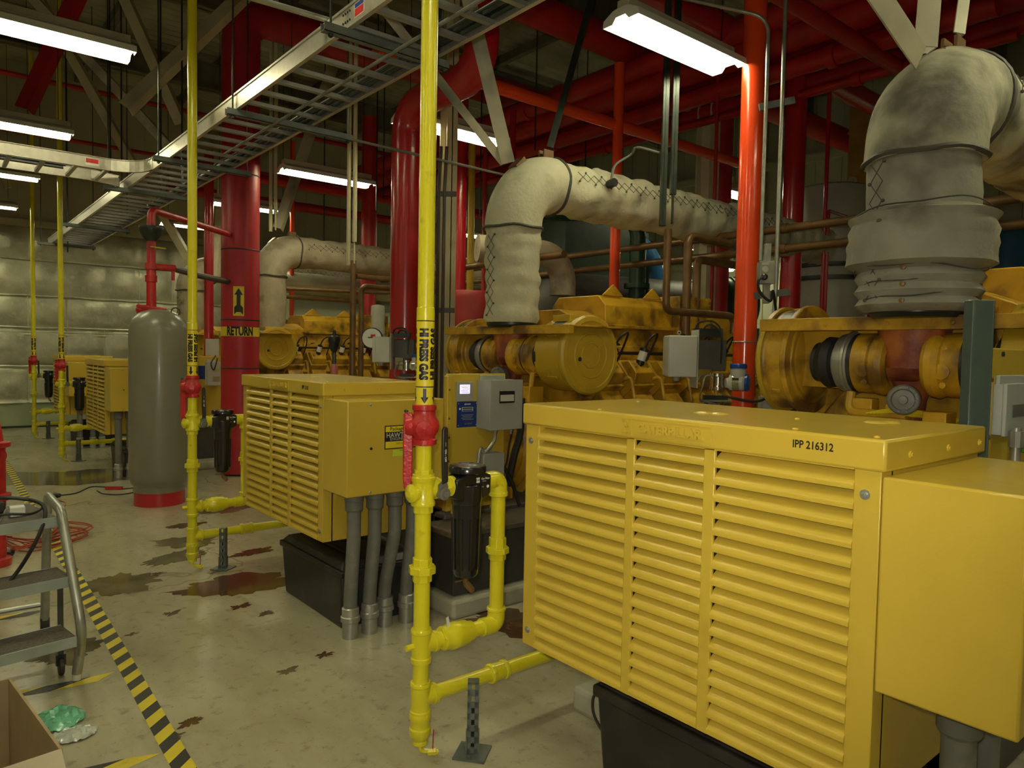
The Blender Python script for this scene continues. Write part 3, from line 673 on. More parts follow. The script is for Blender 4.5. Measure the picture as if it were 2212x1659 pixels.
for k, (y, x) in enumerate(((6.0, 4.12), (8.70, 4.07), (11.38, 4.06), (13.95, 3.98))): copy_tree(base, (x-lx, y-3.27, 0), names[k+1])
n2 = ['large ceiling light cut by the upper left corner', 'second ceiling light down the left edge, above the branch tray', 'third ceiling light down the left edge, below the branch tray', 'fourth and smallest ceiling light on the left edge']
for k, y in enumerate((6.12, 8.87, 11.5, 14.2)): copy_tree(base, (.67-lx, y-3.27, 0), n2[k])
# the same rows go on over the camera and behind it, outside the picture
for k, (x, y) in enumerate(((.67, 3.3), (.67, .5), (4.12, .45), (-2.4, 3.3), (-2.4, .5), (.67, -2.3), (4.12, -2.3), (-2.4, 7.5))):
    copy_tree(base, (x-lx, y-3.27, 0), 'hanging fluorescent light outside the photograph, over the camera side', 'lights outside the view')
n3 = ['far ceiling light between the beige column and the middle exhaust', 'far ceiling light seen under the long exhaust duct', 'small far light right of the brown risers, upper of the pair', 'small far light right of the brown risers, lower of the pair', 'bright light at the right edge beside the blue tank', 'far light peeping under the middle exhaust elbow', 'far light behind the red fire main']
for k, (px, py, z) in enumerate(((1030, 512, 3.7), (1378, 563, 3.3), (1548, 545, 3.5), (1550, 580, 3.2), (2230, 515, 3.4), (1285, 490, 3.7), (1580, 420, 3.9))):
    p = az(px, py, z)
    if p.x > 12.2: p = ax(px, py, 12.2)
    copy_tree(base, (p.x-lx, p.y-3.27, p.z-3.70), n3[k], 'far fluorescent lights')

# ================================================================ ENGINES
def engine(y0, label):
    """engine on its base: block running away along X, turbo group and air cleaners across its near end"""
    root = thing('gas_engine', (4.6, y0, .11), label, 'engine', 'yellow gas engines in a row')
    ZA = 1.54; XA = 3.74
    b = B(); b.box(2.55, 7.6, y0-.62, y0-.5, .11, .52); b.box(2.55, 7.6, y0+.5, y0+.62, .11, .52); b.box(2.55, 2.67, y0-.62, y0+.62, .14, .50); b.box(7.4, 7.6, y0-.62, y0+.62, .14, .50); b.box(2.55, 7.6, y0-.5, y0+.5, .38, .50); mk('skid_base', b, DGREY, root, bevel=.01)
    b = B(); b.lathe((2.95, y0, .84), X_, [(.26, 0), (.32, .03), (.32, .50), (.36, .54), (.36, .6)], 32); b.box(2.7, 3.3, y0-.38, y0+.38, .5, .7); mk('generator_barrel', b, Y_ENG, root)
    b = B(); b.lathe((3.5, y0, .84), X_, [(.42, 0), (.42, .25), (.36, .3)], 32); b.box(3.75, 6.9, y0-.30, y0+.30, .5, 1.05)
    b.prism([(-.30, 1.0), (-.56, 1.22), (-.40, 1.42), (.40, 1.42), (.56, 1.22), (.30, 1.0)], (3.8, y0, 0), Y_, Z_, X_*3.1)
    mk('engine_block', b, Y_ENG, root, bevel=.012)
    # cylinder heads, stepped valve covers along both banks
    for k in range(8):
        xx = 4.02+k*.345
        for s in (-1, 1):
            if s == 1 and k > 5: continue
            b = B(); yy = y0+s*.50
            o = V((xx, yy, 1.33)); n = V((0, s*.75, .66)); u = V((0, s*.66, -.75)); 
            b.obox(o, X_*.125, u*.13, n*.12)
            b.prism([(-.11, .12), (-.06, .19), (.06, .19), (.11, .12)], o-X_*.105, u, n, X_*.21)
            b.obox(o+u*.20-n*.04, X_*.105, u*.10, n*.10)
            b.obox(o+u*.36-n*.10, X_*.115, u*.07, n*.07)
            for q in (-.1, .1): b.lathe(o+n*.19+X_*q*.7, n, [(.012, 0), (.012, .014), (0, .016)], 6)
            b.tube(fillet([o+u*.08+n*.12+X_*.11, o+u*.10+n*.20+X_*.14, o+u*.28+n*.10+X_*.15, o+u*.34-n*.02+X_*.13], .03, 3), .016, 7)
            hd = mk('cylinder_head', b, Y_ENG, root, bevel=.016)
            if s == -1 and k < 6:
                b = B(); c = o+n*.17-u*.02; t = V((.18, s*.25, 1)).normalized()
                b.lathe(c, t, [(.026, 0), (.026, .02), (.034, .022), (.034, .05)], 12, mi=0); b.lathe(c+t*.05, t, [(.033, 0), (.033, .075)], 12, mi=1); b.lathe(c+t*.125, t, [(.034, 0), (.034, .02), (.02, .03), (0, .032)], 12, mi=0)
                b.tube(spline([c+t*.15, c+t*.23+X_*.02, c+t*.27+X_*.09, c+t*.18+X_*.16+Y_*.06, c+X_*.18+Y_*.10], 6), .009, 6, mi=0)
                mk('ignition_coil', b, [BLK, WHT], hd)
    # crosswise air beam on top of the turbos
    b = B(); b.box(3.42, 3.47, y0-.80, y0+.70, 1.685, 1.742); b.box(3.42, 3.95, y0-.80, y0+.70, 1.735, 1.747); b.box(3.60, 3.63, y0-.56, y0+.56, 1.40, 1.69)
    for yy in (-.5, -.22, .05, .34): b.lathe((3.42, y0+yy, 1.713), -X_, [(.011, 0), (.011, .006), (0, .007)], 8)
    mk('cross_beam', b, Y_ENG, root, bevel=.004)
    # two round air cleaners
    for s in (-1, 1):
        yf = y0+(.74 if s == 1 else -.70); n = Y_*s; dl = .16 if s == 1 else .30
        b = B(); c = V((XA, yf-s*dl, ZA))
        b.lathe(c, n, [(.10, -.10), (.115, -.05), (.20, -.03), (.21, -.022), (.235, -.022), (.24, -.012), (.290, -.012), (.292, 0), (.292, .018), (.268, .02), (.268, .12), (.274, .125), (.274, .14)] if s == 1 else [(.10, -.10), (.20, -.04), (.265, -.02), (.268, 0), (.268, .24), (.274, .245), (.274, .27)], 48)
        if s == -1: b.box(XA-.12, XA+.12, yf+.10, yf+.28, ZA+.2, ZA+.29)
        for a in (.6, 1.6, 2.6, 3.8, 5.2):
            e = V((cos(a), 0, sin(a))); b.obox(c+n*dl*.45+e*.272, n*dl*.16, e*.006, e.cross(n)*.012)
        ac = mk('air_cleaner', b, Y_CLN if s == -1 else Y_ENG, root, bevel=.004)
        b = B(); c2 = V((XA, yf-s*.03, ZA))
        b.lathe(c2, n, [(.286, 0), (.288, .022), (.275, .036), (.245, .040), (.238, .034), (.17, .036), (.165, .042), (.155, .042), (.150, .036), (.10, .036), (.095, .043), (.085, .043), (.08, .036), (.02, .036), (0, .036)], 56)
        cv = mk('cleaner_cover', b, Y_CLN, ac)
        if s == -1:
            b = B(); b.lathe(c2+V((-.115, 0, -.03)), n, [(.016, .036), (.016, .040), (0, .041)], 12); mk('cover_latch', b, DARKS, cv)
        # dark intake slot on the drum
        b = B(); a0 = radians(95)
        pts = [V((XA+.2705*cos(a), yf-s*dl+s*dl*.4, ZA+.2705*sin(a))) for a in [a0+radians(k*6) for k in range(9)]]
        for q in range(8): b.add([pts[q]-n*dl*.2*sin(pi*(q+.01)/8), pts[q+1]-n*dl*.2*sin(pi*(q+1)/8), pts[q+1]+n*dl*.2*sin(pi*(q+1)/8), pts[q]+n*dl*.2*sin(pi*(q+.01)/8)], [(0, 1, 2, 3)])
        mk('intake_slot', b, BLK, ac)
        # compressor: rubber coupling, polished ring, black clamp, turbo housing
        T = V((3.60, y0, 1.53)); 
        b = B(); b.lathe(T+n*.34, n, [(.085, 0), (.125, .02), (.130, .06), (.10, .10), (.10, .12)], 32); mk('rubber_coupling', b, RUB, root)
        b = B(); b.lathe(T+n*.255, n, [(.150, 0), (.152, .01), (.158, .012), (.158, .025), (.150, .03), (.142, .07), (.105, .09), (.10, .11)], 36); mk('compressor_ring', b, GALV if s == 1 else Y_ENG, root)
        b = B(); b.lathe(T+n*.235, n, [(.146, 0), (.146, .02)], 36); mk('clamp_band', b, BLK, root)
        b = B(); b.lathe(T+n*.08, n, [(.085, 0), (.10, .03), (.138, .05), (.146, .09), (.146, .155)], 36)
        b.tube([T+n*.12+V((-.02+.0*k, 0, 0))+V((.11*cos(a), 0, .11*sin(a)))*1.0 for k, a in enumerate([radians(-60-k*14) for k in range(14)])], .045, 10)
        for z in (-.03, .07, -.09): b.lathe(T+n*(.17)+V((-.142 if z == -.03 else -.12, 0, z)), V((-1, 0, .2*z)), [(.034 if z == -.03 else .014, 0), (.034 if z == -.03 else .014, .008), (.026 if z == -.03 else .008, .010), (0, .010)], 16)
        mk('turbo_housing', b, Y_ENG, root)
    b = B(); T = V((3.60, y0, 1.53)); b.lathe(T-Y_*.13, Y_, [(.085, 0), (.115, .01), (.118, .03), (.085, .05), (.078, .10), (.085, .17), (.092, .21), (.118, .23), (.115, .25), (.085, .26)], 28)
    b.cyl(T-Z_*.02, T+Z_*.22, .13, 24, r2=.17); b.lathe(T-Z_*.16, Z_, [(.05, -.1), (.06, 0), (.09, .08)], 16)
    mk('exhaust_manifold', b, Y_HOT, root)
    # pipes and small pump under the turbos
    b = B(); b.tube(fillet([T+V((-.06, .26, -.14)), T+V((-.08, .26, -.24)), T+V((-.10, -.02, -.24))], .04, 5), .022, 10); b.tube(fillet([T+V((-.06, -.30, -.12)), T+V((-.10, -.32, -.30)), T+V((-.10, -.10, -.32))], .04, 5), .02, 10)
    for k in range(4): b.box(3.46+.02*k, 3.60, y0-.36+k*.17, y0-.26+k*.17, 1.18+.03*(k % 2), 1.30+.02*k)
    mk('oil_pipework', b, Y_ENG, root, bevel=.005)
    b = B(); c = T+V((-.17, -.03, -.16)); b.lathe(c, V((-1, -.3, 0)), [(.05, -.08), (.068, -.05), (.068, .02), (.062, .026), (.05, .028), (.045, .02), (.02, .022), (.018, .035), (0, .036)], 24)
    for k in range(10): a = 2*pi*k/10; b.lathe(c+V((0, .056*cos(a), .056*sin(a))), V((-1, -.3, 0)), [(.006, .025), (.006, .036), (0, .037)], 6)
    mk('pump_housing', b, GREYC, root)
    # aftercooler chest, bolted cover and elbow behind it
    b = B(); b.prism([(-.33, 1.60), (-.30, 1.95), (-.22, 2.03), (.25, 2.03), (.33, 1.95), (.33, 1.60)], (4.30, y0, 0), Y_, Z_, X_*.86)
    b.box(4.28, 5.2, y0-.36, y0+.36, 1.76, 1.79); b.box(4.28, 5.18, y0-.34, y0+.34, 1.40, 1.62)
    b.prism([(-.30, 1.55), (-.30, 1.82), (-.1, 1.9), (.2, 1.9), (.2, 1.55)], (3.98, y0, 0), Y_, Z_, X_*.32)
    for x in (4.45, 4.95): b.prism([(-.13, 2.03), (0, 2.13), (.13, 2.03)], (x, y0-.25, 0), X_, Z_, Y_*.015)
    cl = mk('aftercooler', b, Y_ENG, root, bevel=.012)
    b = B()
    for x in (4.60+.0, 4.9): pass
    b.box(5.16, 5.62, y0-.38, y0+.38, 1.56, 2.07)
    for k in range(12):
        z = 1.585+k*.042; b.lathe((5.19, y0-.38, z), -Y_, [(.012, 0), (.012, .012), (0, .013)], 6); b.lathe((5.59, y0-.38, z), -Y_, [(.012, 0), (.012, .012), (0, .013)], 6)
    for k in range(9): b.lathe((5.2+k*.048, y0-.38, 2.05), -Y_, [(.010, 0), (.010, .012), (0, .013)], 6)
    mk('aftercooler_cover', b, Y_ENG, cl, bevel=.006)
    b = B(); b.tube(fillet([(5.6, y0-.15, 1.80), (6.1, y0-.15, 1.80), (6.1, y0-.15, 1.45)], .16, 8), .17, 24); b.tube([(5.6, y0+.1, 1.85), (6.8, y0+.1, 1.85)], .12, 18); mk('intake_elbow', b, Y_ENG, root)
    b = B()
    for k in range(10): b.tube(spline([(4.0+k*.3, y0-.30, 1.5), (4.1+k*.3, y0-.33, 1.60+.05*random.random()), (4.25+k*.3, y0-.28, 1.58), (4.3+k*.3, y0-.2, 1.48)], 5), .012, 6)
    b.tube([(3.95, y0-.42, 1.56), (6.6, y0-.42, 1.56)], .014, 8); mk('ignition_harness', b, BLK, root)
    return root
engine(1.42, 'nearest yellow engine, its turbo group seen above the nearest enclosure lid')
engine(4.36, 'middle yellow engine with a big round air cleaner above the nearest enclosure')
engine(10.24, 'far yellow engine with round air cleaner just right of the red return pipe')
engine(13.18, 'farthest yellow engine, mostly hidden left of the red return pipe')

# ================================================================ EXHAUST DUCTS IN LACED JACKETS
def quilt(r, z0, pitch, amp, namp=.012, seed=0, collars=()):
    def f(L, c, i):
        rr = r+amp*abs(sin(pi*(L+z0)/pitch))**.6-amp*.5
        for a, e, dr, pp in collars:
            if a < L < e: rr = r+dr+.034*abs(sin(pi*(L-a)/pp))**.5
        for g in ():
            pass
        return rr+namp*noise.noise(V((L*5+seed, cos(c)*1.6, sin(c)*1.6)))+namp*.5*noise.noise(V((L*17+seed, cos(c)*4, sin(c)*4)))
    return f
def exhaust(x, y, zb, zc, xe, r, m, m2, label, R=.40, collars=(), seed=0, det=.03, n=40, pitch=.24, rings=1):
    root = thing('exhaust_duct', (x, y, zb), label, 'exhaust duct', 'jacketed exhaust ducts')
    b = B(); b.tube(dense([(x, y, zb), (x, y, zc-R)], det), quilt(r, 0, .135, .016*rings, .014, seed, collars), n); mk('riser_jacket', b, m2, root, sm=50)
    b = B(); arc = [V((x+R-R*cos(a), y, zc-R+R*sin(a))) for a in [radians(k*5) for k in range(19)]]
    b.tube([V((x, y, zc-R-.03))]+arc+[V((x+R+.03, y, zc))], lambda L, c, i: r+.016+.010*noise.noise(V((L*4+seed, cos(c)*2, sin(c)*2))), n); mk('elbow_jacket', b, m, root, sm=60)
    b = B(); b.tube(dense([(x+R, y, zc), (xe, y, zc)], det*1.3), quilt(r, .05, pitch, .020, .026, seed+9), n); mk('run_jacket', b, m, root, sm=50)
    # rope seams at the jacket joints
    b = B()
    for c, nn in (((x, y, zc-R-.02), 'z'), ((x+R+.02, y, zc), 'x')):
        rr = r+.019; P_ = []
        for k in range(28):
            a = 2*pi*k/28; P_.append(V(c)+(V((rr*cos(a), rr*sin(a), .006*sin(5*a))) if nn == 'z' else V((  .006*sin(5*a), rr*cos(a), rr*sin(a)))))
        b.tube(P_, .012, 6, closed=True)
    # laced closure down the riser and along the run
    fa = face_ang(x, y)
    def sp(a, L): return V((x+(r+.018)*cos(fa+a), y+(r+.018)*sin(fa+a), zb+L))
    H = zc-R-zb; k = 0; z = .05; A_ = radians(-48)
    zig = [[], []]
    while z < H-.02:
        for s in (0, 1): zig[s].append(sp(A_+radians(9)*(1 if (k+s) % 2 else -1), z))
        if k % 1 == 0:
            q = sp(A_+radians(10)*(1 if k % 2 else -1), z); b.sphere(q, .009, 6)
        k += 1; z += .085
    for s in (0, 1):
        if len(zig[s]) > 1: b.tube(zig[s], .0022, 4)
    def sr(a, L): return V((x+R+L, y-(r+.02)*cos(a), zc+(r+.02)*sin(a)))
    zig = [[], []]; L = .12; k = 0
    while L < min(xe-x-R, 3.2):
        for s in (0, 1): zig[s].append(sr(radians(18)+radians(9)*(1 if (k+s) % 2 else -1), L))
        b.sphere(sr(radians(18)+radians(11)*(1 if k % 2 else -1), L), .009, 6)
        k += 1; L += .09
    for s in (0, 1): b.tube(zig[s], .0024, 4)
    mk('jacket_lacing', b, LACE, root)
    # hanger lugs on the elbow
    for e_ in (-.035, .02): mk('hanger_lug', B().box(x+R*.75, x+R*.75+.10, y+e_, y+e_+.015, zc+r-.02, zc+r+.07), COPPER, root)
    b = B(); b.obox((x+R*.10, y, zc+r*.55), (.02, 0, -.02), (0, .05, 0), (.04, 0, .04)); mk('hanger_lug', b, COPPER, root)
    return root
eA = exhaust(3.46, 1.36, 1.76, 2.74, 6.8, .225, WRAPM, WRAPD, 'nearest sooty grey exhaust duct in a quilted jacket at upper right', R=.29, collars=((.19, .45, .040, .065), (.0, .185, -.004, .062)), seed=3, rings=0)
eB = exhaust(3.53, 4.31, 1.775, 2.865, 8.2, .205, WRAP, WRAP, 'cream laced exhaust duct over the middle engine, bending right', R=.36, seed=1)
pC = ay(583, 650, 10.2); zC_ = ay(740, 556, 10.2).z
eC = exhaust(pC.x, 10.2, 1.75, zC_, 8.5, .215, WRAPT, WRAPT, 'tan exhaust duct behind the red return pipe, ending at the second red riser', R=.36, seed=5, det=.06, n=24)
pD = ay(412, 640, 13.1); zD_ = ay(470, 585, 13.1).z
eD = exhaust(pD.x, 13.1, 1.8, zD_, 8.5, .215, WRAPT, WRAPT, 'farthest exhaust duct, glimpsed between second gas riser and return pipe', R=.36, seed=7, det=.06, n=24)
b = B(); b.lathe((3.53, 4.31, 1.735), Z_, [(.17, 0), (.19, .02), (.19, .05)], 28); mk('riser_flange', b, DARKS, eB)
b = B(); b.lathe((3.46, 1.36, 1.735), Z_, [(.18, 0), (.20, .02), (.20, .04)], 28); mk('riser_flange', b, DARKS, eA)
for k, z in enumerate((1.80, 1.87, 1.94, 1.99, 2.07, 2.14)):
    fa = face_ang(3.46, 1.36)+radians(-14 if k < 3 else -34); rr = .245 if k < 3 else .275
    mk('jacket_stud', B().lathe((3.46+(rr-.02)*cos(fa), 1.36+(rr-.02)*sin(fa), z), (cos(fa), sin(fa), 0), [(.011, 0), (.011, .03), (0, .032)], 10), COPPER, eA)
b = B()
for k, (L, rr) in enumerate(((.062, .238), (.124, .238), (.187, .262), (.255, .272), (.32, .272), (.385, .272), (.45, .265))):
    b.tube([V((3.46+rr*cos(a), 1.36+rr*sin(a), 1.76+L+.010*sin(a*2+k)+.006*sin(5*a+k))) for a in [2*pi*i/40 for i in range(40)]], .0035, 5, closed=True)
mk('wrap_seam', b, LACE, eA)
# probe head with bent conduit on the middle duct
p = ax(1320, 397, 4.42); p = V((p.x, 4.31-.20, 3.0)); p = ay(1320, 397, 4.08)
one('temperature_probe', B().lathe(p, (-.25, -1, .05), [(.035, -.03), (.035, .05), (.03, .055), (0, .055)], 18), BLK, 'round black probe head on the side of the middle exhaust duct', 'probe')
q = ay(1425, 330, 3.75); 
b = B(); b.tube(spline([p+V((0, 0, .03)), p+V((.05, 0, .16)), p+V((.18, -.05, .26)), (p+q)/2+V((.02, 0, .17)), q], 8), .010, 8); one('probe_cable', b, GREYC, 'bent grey cable from the probe head to the dark strut', 'cable')

# ---- angle braces that hang the exhaust ducts and tray from the roof
def brace(p0, p1, w_, m, label, grp='sloping hanger braces'):
    b = B(); d = (p1-p0).normalized(); up = V((0, 0, 1)) if abs(d.z) < .9 else V((0, 1, 0))
    side = d.cross(V((-_F.x, -_F.y, 0))).normalized(); dep = d.cross(side).normalized()
    c = (p0+p1)/2; l = (p1-p0).length/2
    b.obox(c, d*l, side*w_/2, dep*.004); b.obox(c+side*(w_/2-.004)+dep*w_/2, d*l, side*.004, dep*w_/2)
    return one('hanger_brace', b, m, label, 'brace', grp)
def up_brace(px, py, y, px2, py2, z2, w_, m, label):
    """foot on the duct at row y; the head reaches the roof steel at height z2 along the photographed slope"""
    p0 = ay(px, py, y); t = ay(px2, py2, y); d = t-p0; p1 = p0+d*((z2-p0.z)/d.z); return brace(p0, p1, w_, m, label)
up_brace(1098, 352, 4.2, 1018, 20, 6.5, .10, BEIGED, 'wide beige brace rising from the middle exhaust elbow')
up_brace(1088, 352, 4.25, 950, 175, 6.5, .06, BEIGED, 'thin beige brace leaning left from the middle exhaust elbow')
up_brace(1188, 318, 4.35, 1277, 0, 6.5, .055, DARKS, 'dark sooty brace leaning right from the middle exhaust elbow')
up_brace(1988, 125, 1.3, 1905, 0, 6.5, .10, BEIGED, 'beige brace leaning left from the nearest exhaust elbow')
up_brace(2000, 100, 1.36, 2008, 0, 6.5, .10, BEIGED, 'upright beige angle on the nearest exhaust elbow')
up_brace(2072, 72, 1.4, 2082, 0, 6.5, .055, BEIGED, 'dark based upright brace at the top of the nearest exhaust elbow')
up_brace(598, 492, 10.1, 668, 285, 6.5, .12, BEIGED, 'beige brace above the tan duct elbow right of the return pipe')
up_brace(405, 560, 13.0, 335, 440, 5.6, .12, BEIGE, 'beige brace left of the second gas riser, foot on the farthest duct')
up_brace(462, 600, 12.6, 475, 420, 6.5, .10, BEIGE, 'beige brace between the second gas riser and return pipe')
up_brace(388, 268, 9.0, 268, 0, 6.4, .11, BEIGE, 'long beige brace crossing behind the top left light')
up_brace(232, 262, 11.0, 148, 115, 6.4, .11, BEIGE, 'beige brace below the top left light')
up_brace(268, 228, 8.0, 500, 5, 6.4, .12, BEIGE, 'beige brace climbing right behind the second gas riser')
up_brace(45, 232, 9.0, 152, 0, 6.4, .13, REDD, 'dark red brace in the upper left corner')
up_brace(362, 315, 9.6, 270, 215, 6.0, .10, BEIGED, 'dim beige brace above the tray bend')

# ================================================================ BIG RED RISERS AND OVERHEAD PIPES
def pipe_run(name, pts, r, m, label, grp=None, rad=None, joints=(), n=24, cat='pipe'):
    b = B(); b.tube(fillet(pts, rad if rad else r*1.5, 8) if len(pts) > 2 else pts, r, n)
    o = one(name, b, m, label, cat, grp, sm=50)
    return o
rp = ad(519, 715, 8.8); RX, RY, RR = rp.x, rp.y, .220; zt2 = ay(519, 25, RY).z
root = thing('return_main', (RX, RY, 0), 'big dark red return pipe with arrow and band, in front of the tan duct', 'pipe')
b = B(); b.tube(fillet([(RX, RY, .02), (RX, RY, zt2), (RX+6.5, RY, zt2)], .34, 8), RR, 40); mk('main_pipe', b, REDM, root, sm=50)
for py in (385, 543, 692, 795):
    z = ad(519, py, 8.8).z; b = B(); b.lathe((RX, RY, z), Z_, [(RR+.001, -.008), (RR+.004, 0), (RR+.001, .008)], 40); mk('jacket_joint', b, K_TAPE, root)
fa = face_ang(RX, RY); RM = RR+.0025
z1, z0 = ad(519, 707, 8.8).z, ad(519, 727, 8.8).z
b = B(); b.lathe((RX, RY, z0), Z_, [(RM-.002, 0), (RM, .001), (RM, z1-z0-.001), (RM-.002, z1-z0)], 48, mi=0)
wrap_text(b, 'RETURN', (RX, RY), RM+.0012, fa-radians(1), (z0+z1)/2, .140, sx=.60, off=.0065, mi=1)
mk('return_band', b, [Y_TAPE, INK], root, sm=0)
za, zb2 = ad(519, 622, 8.8).z, ad(519, 684, 8.8).z; h = za-zb2
b = B(); wrap_poly(b, [(-.062, 0), (.062, 0), (.062, h), (-.062, h)], (RX, RY), RM, fa-radians(5), zb2, mi=0, step=.03)
wrap_poly(b, [(-.05, .015), (-.025, .045), (.025, .045), (.05, .015), (.05, .10), (.022, .13), (.022, h-.10), (.048, h-.10), (0, h-.02), (-.048, h-.10), (-.022, h-.10), (-.022, .13), (-.05, .10)], (RX, RY), RM+.0012, fa-radians(5), zb2, mi=1, step=.03)
mk('flow_arrow_label', b, [Y_TAPE, INK], root, sm=0)
# second big riser, bending towards the camera and up
r2 = ad(874, 700, 6.5); zh = ax(940, 235, r2.x).z
q1 = ax(1040, 150, r2.x)
pipe_run('red_riser', [(r2.x, r2.y, 0), (r2.x, r2.y, zh+.12), (r2.x, q1.y, zh+.12), (r2.x, q1.y, 4.95), (r2.x+7, q1.y, 4.95)], .133, RED, 'bright red big riser behind the nearest gas riser, bending overhead', 'big red risers', rad=.24, n=36)
fm = ad(1610, 700, 5.45)
root = thing('fire_main_riser', (fm.x, fm.y, 0), 'orange red riser behind the nearest enclosure lid, right of centre', 'pipe', 'big red risers')
b = B(); b.cyl((fm.x, fm.y, 0), (fm.x, fm.y, ZC), .084, 36); mk('main_pipe', b, REDO, root)
b = B(); b.tube([V((fm.x+.087*cos(a), fm.y+.087*sin(a), 1.66)) for a in [2*pi*i/20 for i in range(20)]], .006, 6, closed=True); mk('u_bolt', b, GALV, root)
r3 = ad(1711, 500, 8.0); pipe_run('red_riser', [(r3.x, r3.y, 0), (r3.x, r3.y, 4.75)], .112, RED, 'dark red riser in front of the pale banded tank', 'big red risers')
for px, py, d_, r_, m_, zt_, lab in ((1327, 600, 7.7, .055, REDO, 4.6, 'slim orange red riser behind the middle exhaust duct'), (1560, 300, 9.4, .14, REDD, 5.0, 'dim red riser left of the fire main, above the duct'), (797, 500, 11.5, .125, REDD, 5.2, 'dim red riser left of the bright red big riser'),
      (994, 500, 8.6, .075, RED, 5.0, 'dark red riser just right of the nearest beige column'), (451, 600, 9.9, .062, RED, 4.2, 'slim red riser between the second gas riser and return pipe'), (630, 660, 11.5, .035, REDO, 4.8, 'thin orange red riser above the far engine'), (1105, 450, 9.2, .04, RED, 4.6, 'thin red pipe just right of the middle exhaust riser'),
      (1777, 600, 8.2, .022, RED, 4.7, 'left of the two thin red drop pipes before the pale tank'), (1045, 550, 9.8, .03, REDD, 4.6, 'thin red pipe just left of the middle exhaust riser'), (1548, 280, 8.0, .02, REDD, 4.9, 'thin dim red drop pipe beside the dim riser'), (1880, 640, 9.6, .09, RED, 3.2, 'red riser glimpsed between pale tank and nearest exhaust')):
    p = ad(px, py, d_); pipe_run('red_riser', [(p.x, p.y, 0), (p.x, p.y, zt_)], r_, m_, lab, 'slim red risers', n=16)
p = ad(1790, 455, 8.2); q = ad(1880, 440, 8.6); pipe_run('red_drop_pipe', [(p.x, p.y, 0), (p.x, p.y, p.z), (p.x+.9, p.y+.1, p.z+.02)], .018, RED, 'right of the two thin red drop pipes, bending right before the pale tank', 'slim red risers', n=10)
def yline(px, py, z, r, ya, yb, lab, m=REDD, grp='overhead red pipes', n=24):
    p = az(px, py, z); b = B(); b.cyl((p.x, ya, z), (p.x, yb, z), r, n)
    for y in (ya+1.4, (ya+yb)/2, yb-1.2): b.lathe((p.x, y, z), Y_, [(r, -.05), (r+.02, -.045), (r+.02, .045), (r, .05)], n)
    return one('overhead_pipe', b, m, lab, 'pipe', grp)
def xline(px, py, z, r, xa, xb, lab, m=REDD, grp='overhead red pipes', n=20, name='overhead_pipe'):
    p = az(px, py, z); b = B(); b.cyl((xa, p.y, z), (xb, p.y, z), r, n); return one(name, b, m, lab, 'pipe', grp)
yline(1720, 75, 4.75, .15, -2, 13, 'overhead red pipe running back from the top right, upper of the pair')
yline(1790, 112, 4.65, .15, -2, 13, 'overhead red pipe running back from the top right, lower of the pair')
yline(1480, 115, 4.95, .17, 1.5, 13, 'big dim overhead red pipe behind the brightest light')
yline(1560, 235, 4.55, .10, 0, 13, 'thinner overhead red pipe passing behind the fire main')
yline(1300, 275, 4.5, .10, 2.2, 13, 'overhead red pipe above the middle exhaust run')
yline(1240, 200, 4.9, .12, 2.5, 13, 'overhead red pipe above the slim orange red riser')
yline(1280, 330, 4.4, .05, 2.2, 12, 'thin overhead red pipe just over the middle exhaust duct')
xline(1190, 225, 3.98, .060, 2.9, 8.0, 'slim orange red cross pipe in front of the overhead mains', REDO)
xline(720, 412, 4.05, .07, 3.2, 13.0, 'slim red cross pipe behind the twin beige struts')
xline(1750, 30, 4.4, .07, 3.2, 13.0, 'slim red cross pipe in the upper right corner')
xline(700, 455, 4.3, .09, 3.4, 13.0, 'dim red cross pipe over the tan exhaust duct')
xline(1330, 95, 5.15, .17, 4, 12.5, 'big dim red cross pipe behind the brightest light')
xline(380, 235, 5.4, .035, -3.5, 12, 'thin dark red sprinkler pipe crossing the upper left', n=10)
xline(140, 185, 5.4, .035, -3.5, 12, 'thin dark red sprinkler pipe behind the top left light', n=10)
xline(240, 318, 5.0, .035, -3.5, 12, 'thin red sprinkler pipe just above the branch tray', n=10)

# ================================================================ CABLE TRAY
ZT = 3.08; XL, XR = 1.555, 2.06
tr = thing('cable_tray', (XL, 5, ZT), 'long aluminium ladder tray crossing overhead towards the back wall', 'cable tray')
for x, s, nm in ((XL, 1, 'near_rail'), (XR, -1, 'far_rail')):
    b = B(); b.prism([(0, 0), (.022*s, 0), (.022*s, .004), (.004*s, .004), (.004*s, .096), (.022*s, .096), (.022*s, .10), (-.006*s, .10), (-.006*s, .088), (0, .088)], (x, -2, ZT-.05), X_, Z_, Y_*15.0); mk('side_rail', b, ALU, tr)
b0 = B(); b0.box(XL+.003, XR-.003, -.014, .014, ZT-.042, ZT-.022)
rung = None; y = -1.9
while y < 12.95:
    if rung is None:
        b = B(); b.box(XL+.003, XR-.003, y-.016, y+.016, ZT-.044, ZT-.022); rung = mk('rung', b, ALUD, tr)
        rung0 = y
    else:
        c = rung.copy(); COL.objects.link(c); c.parent = tr; c.location = rung.location+V((0, y-rung0, 0))
    y += .229
b = B(); pl = ax(775, 43, XL); b.box(XL-.0012, XL-.0002, pl.y-.05, pl.y+.04, ZT-.03, ZT+.035, 0); b.box(XL-.0016, XL-.0002, pl.y-.046, pl.y+.036, ZT-.026, ZT+.008, 1); b.box(XL-.0016, XL-.0002, pl.y-.046, pl.y+.036, ZT+.011, ZT+.031, 2)
mk('maker_sticker', b, [WHT, REDV, BLUEP], tr, sm=0)
for k in range(8): mk('splice_bolt', B().lathe((XL, pl.y+.085+.022*(k//2), ZT-.02+.04*(k % 2)), -X_, [(.006, 0), (.006, .004), (0, .005)], 6), DARKS, tr)
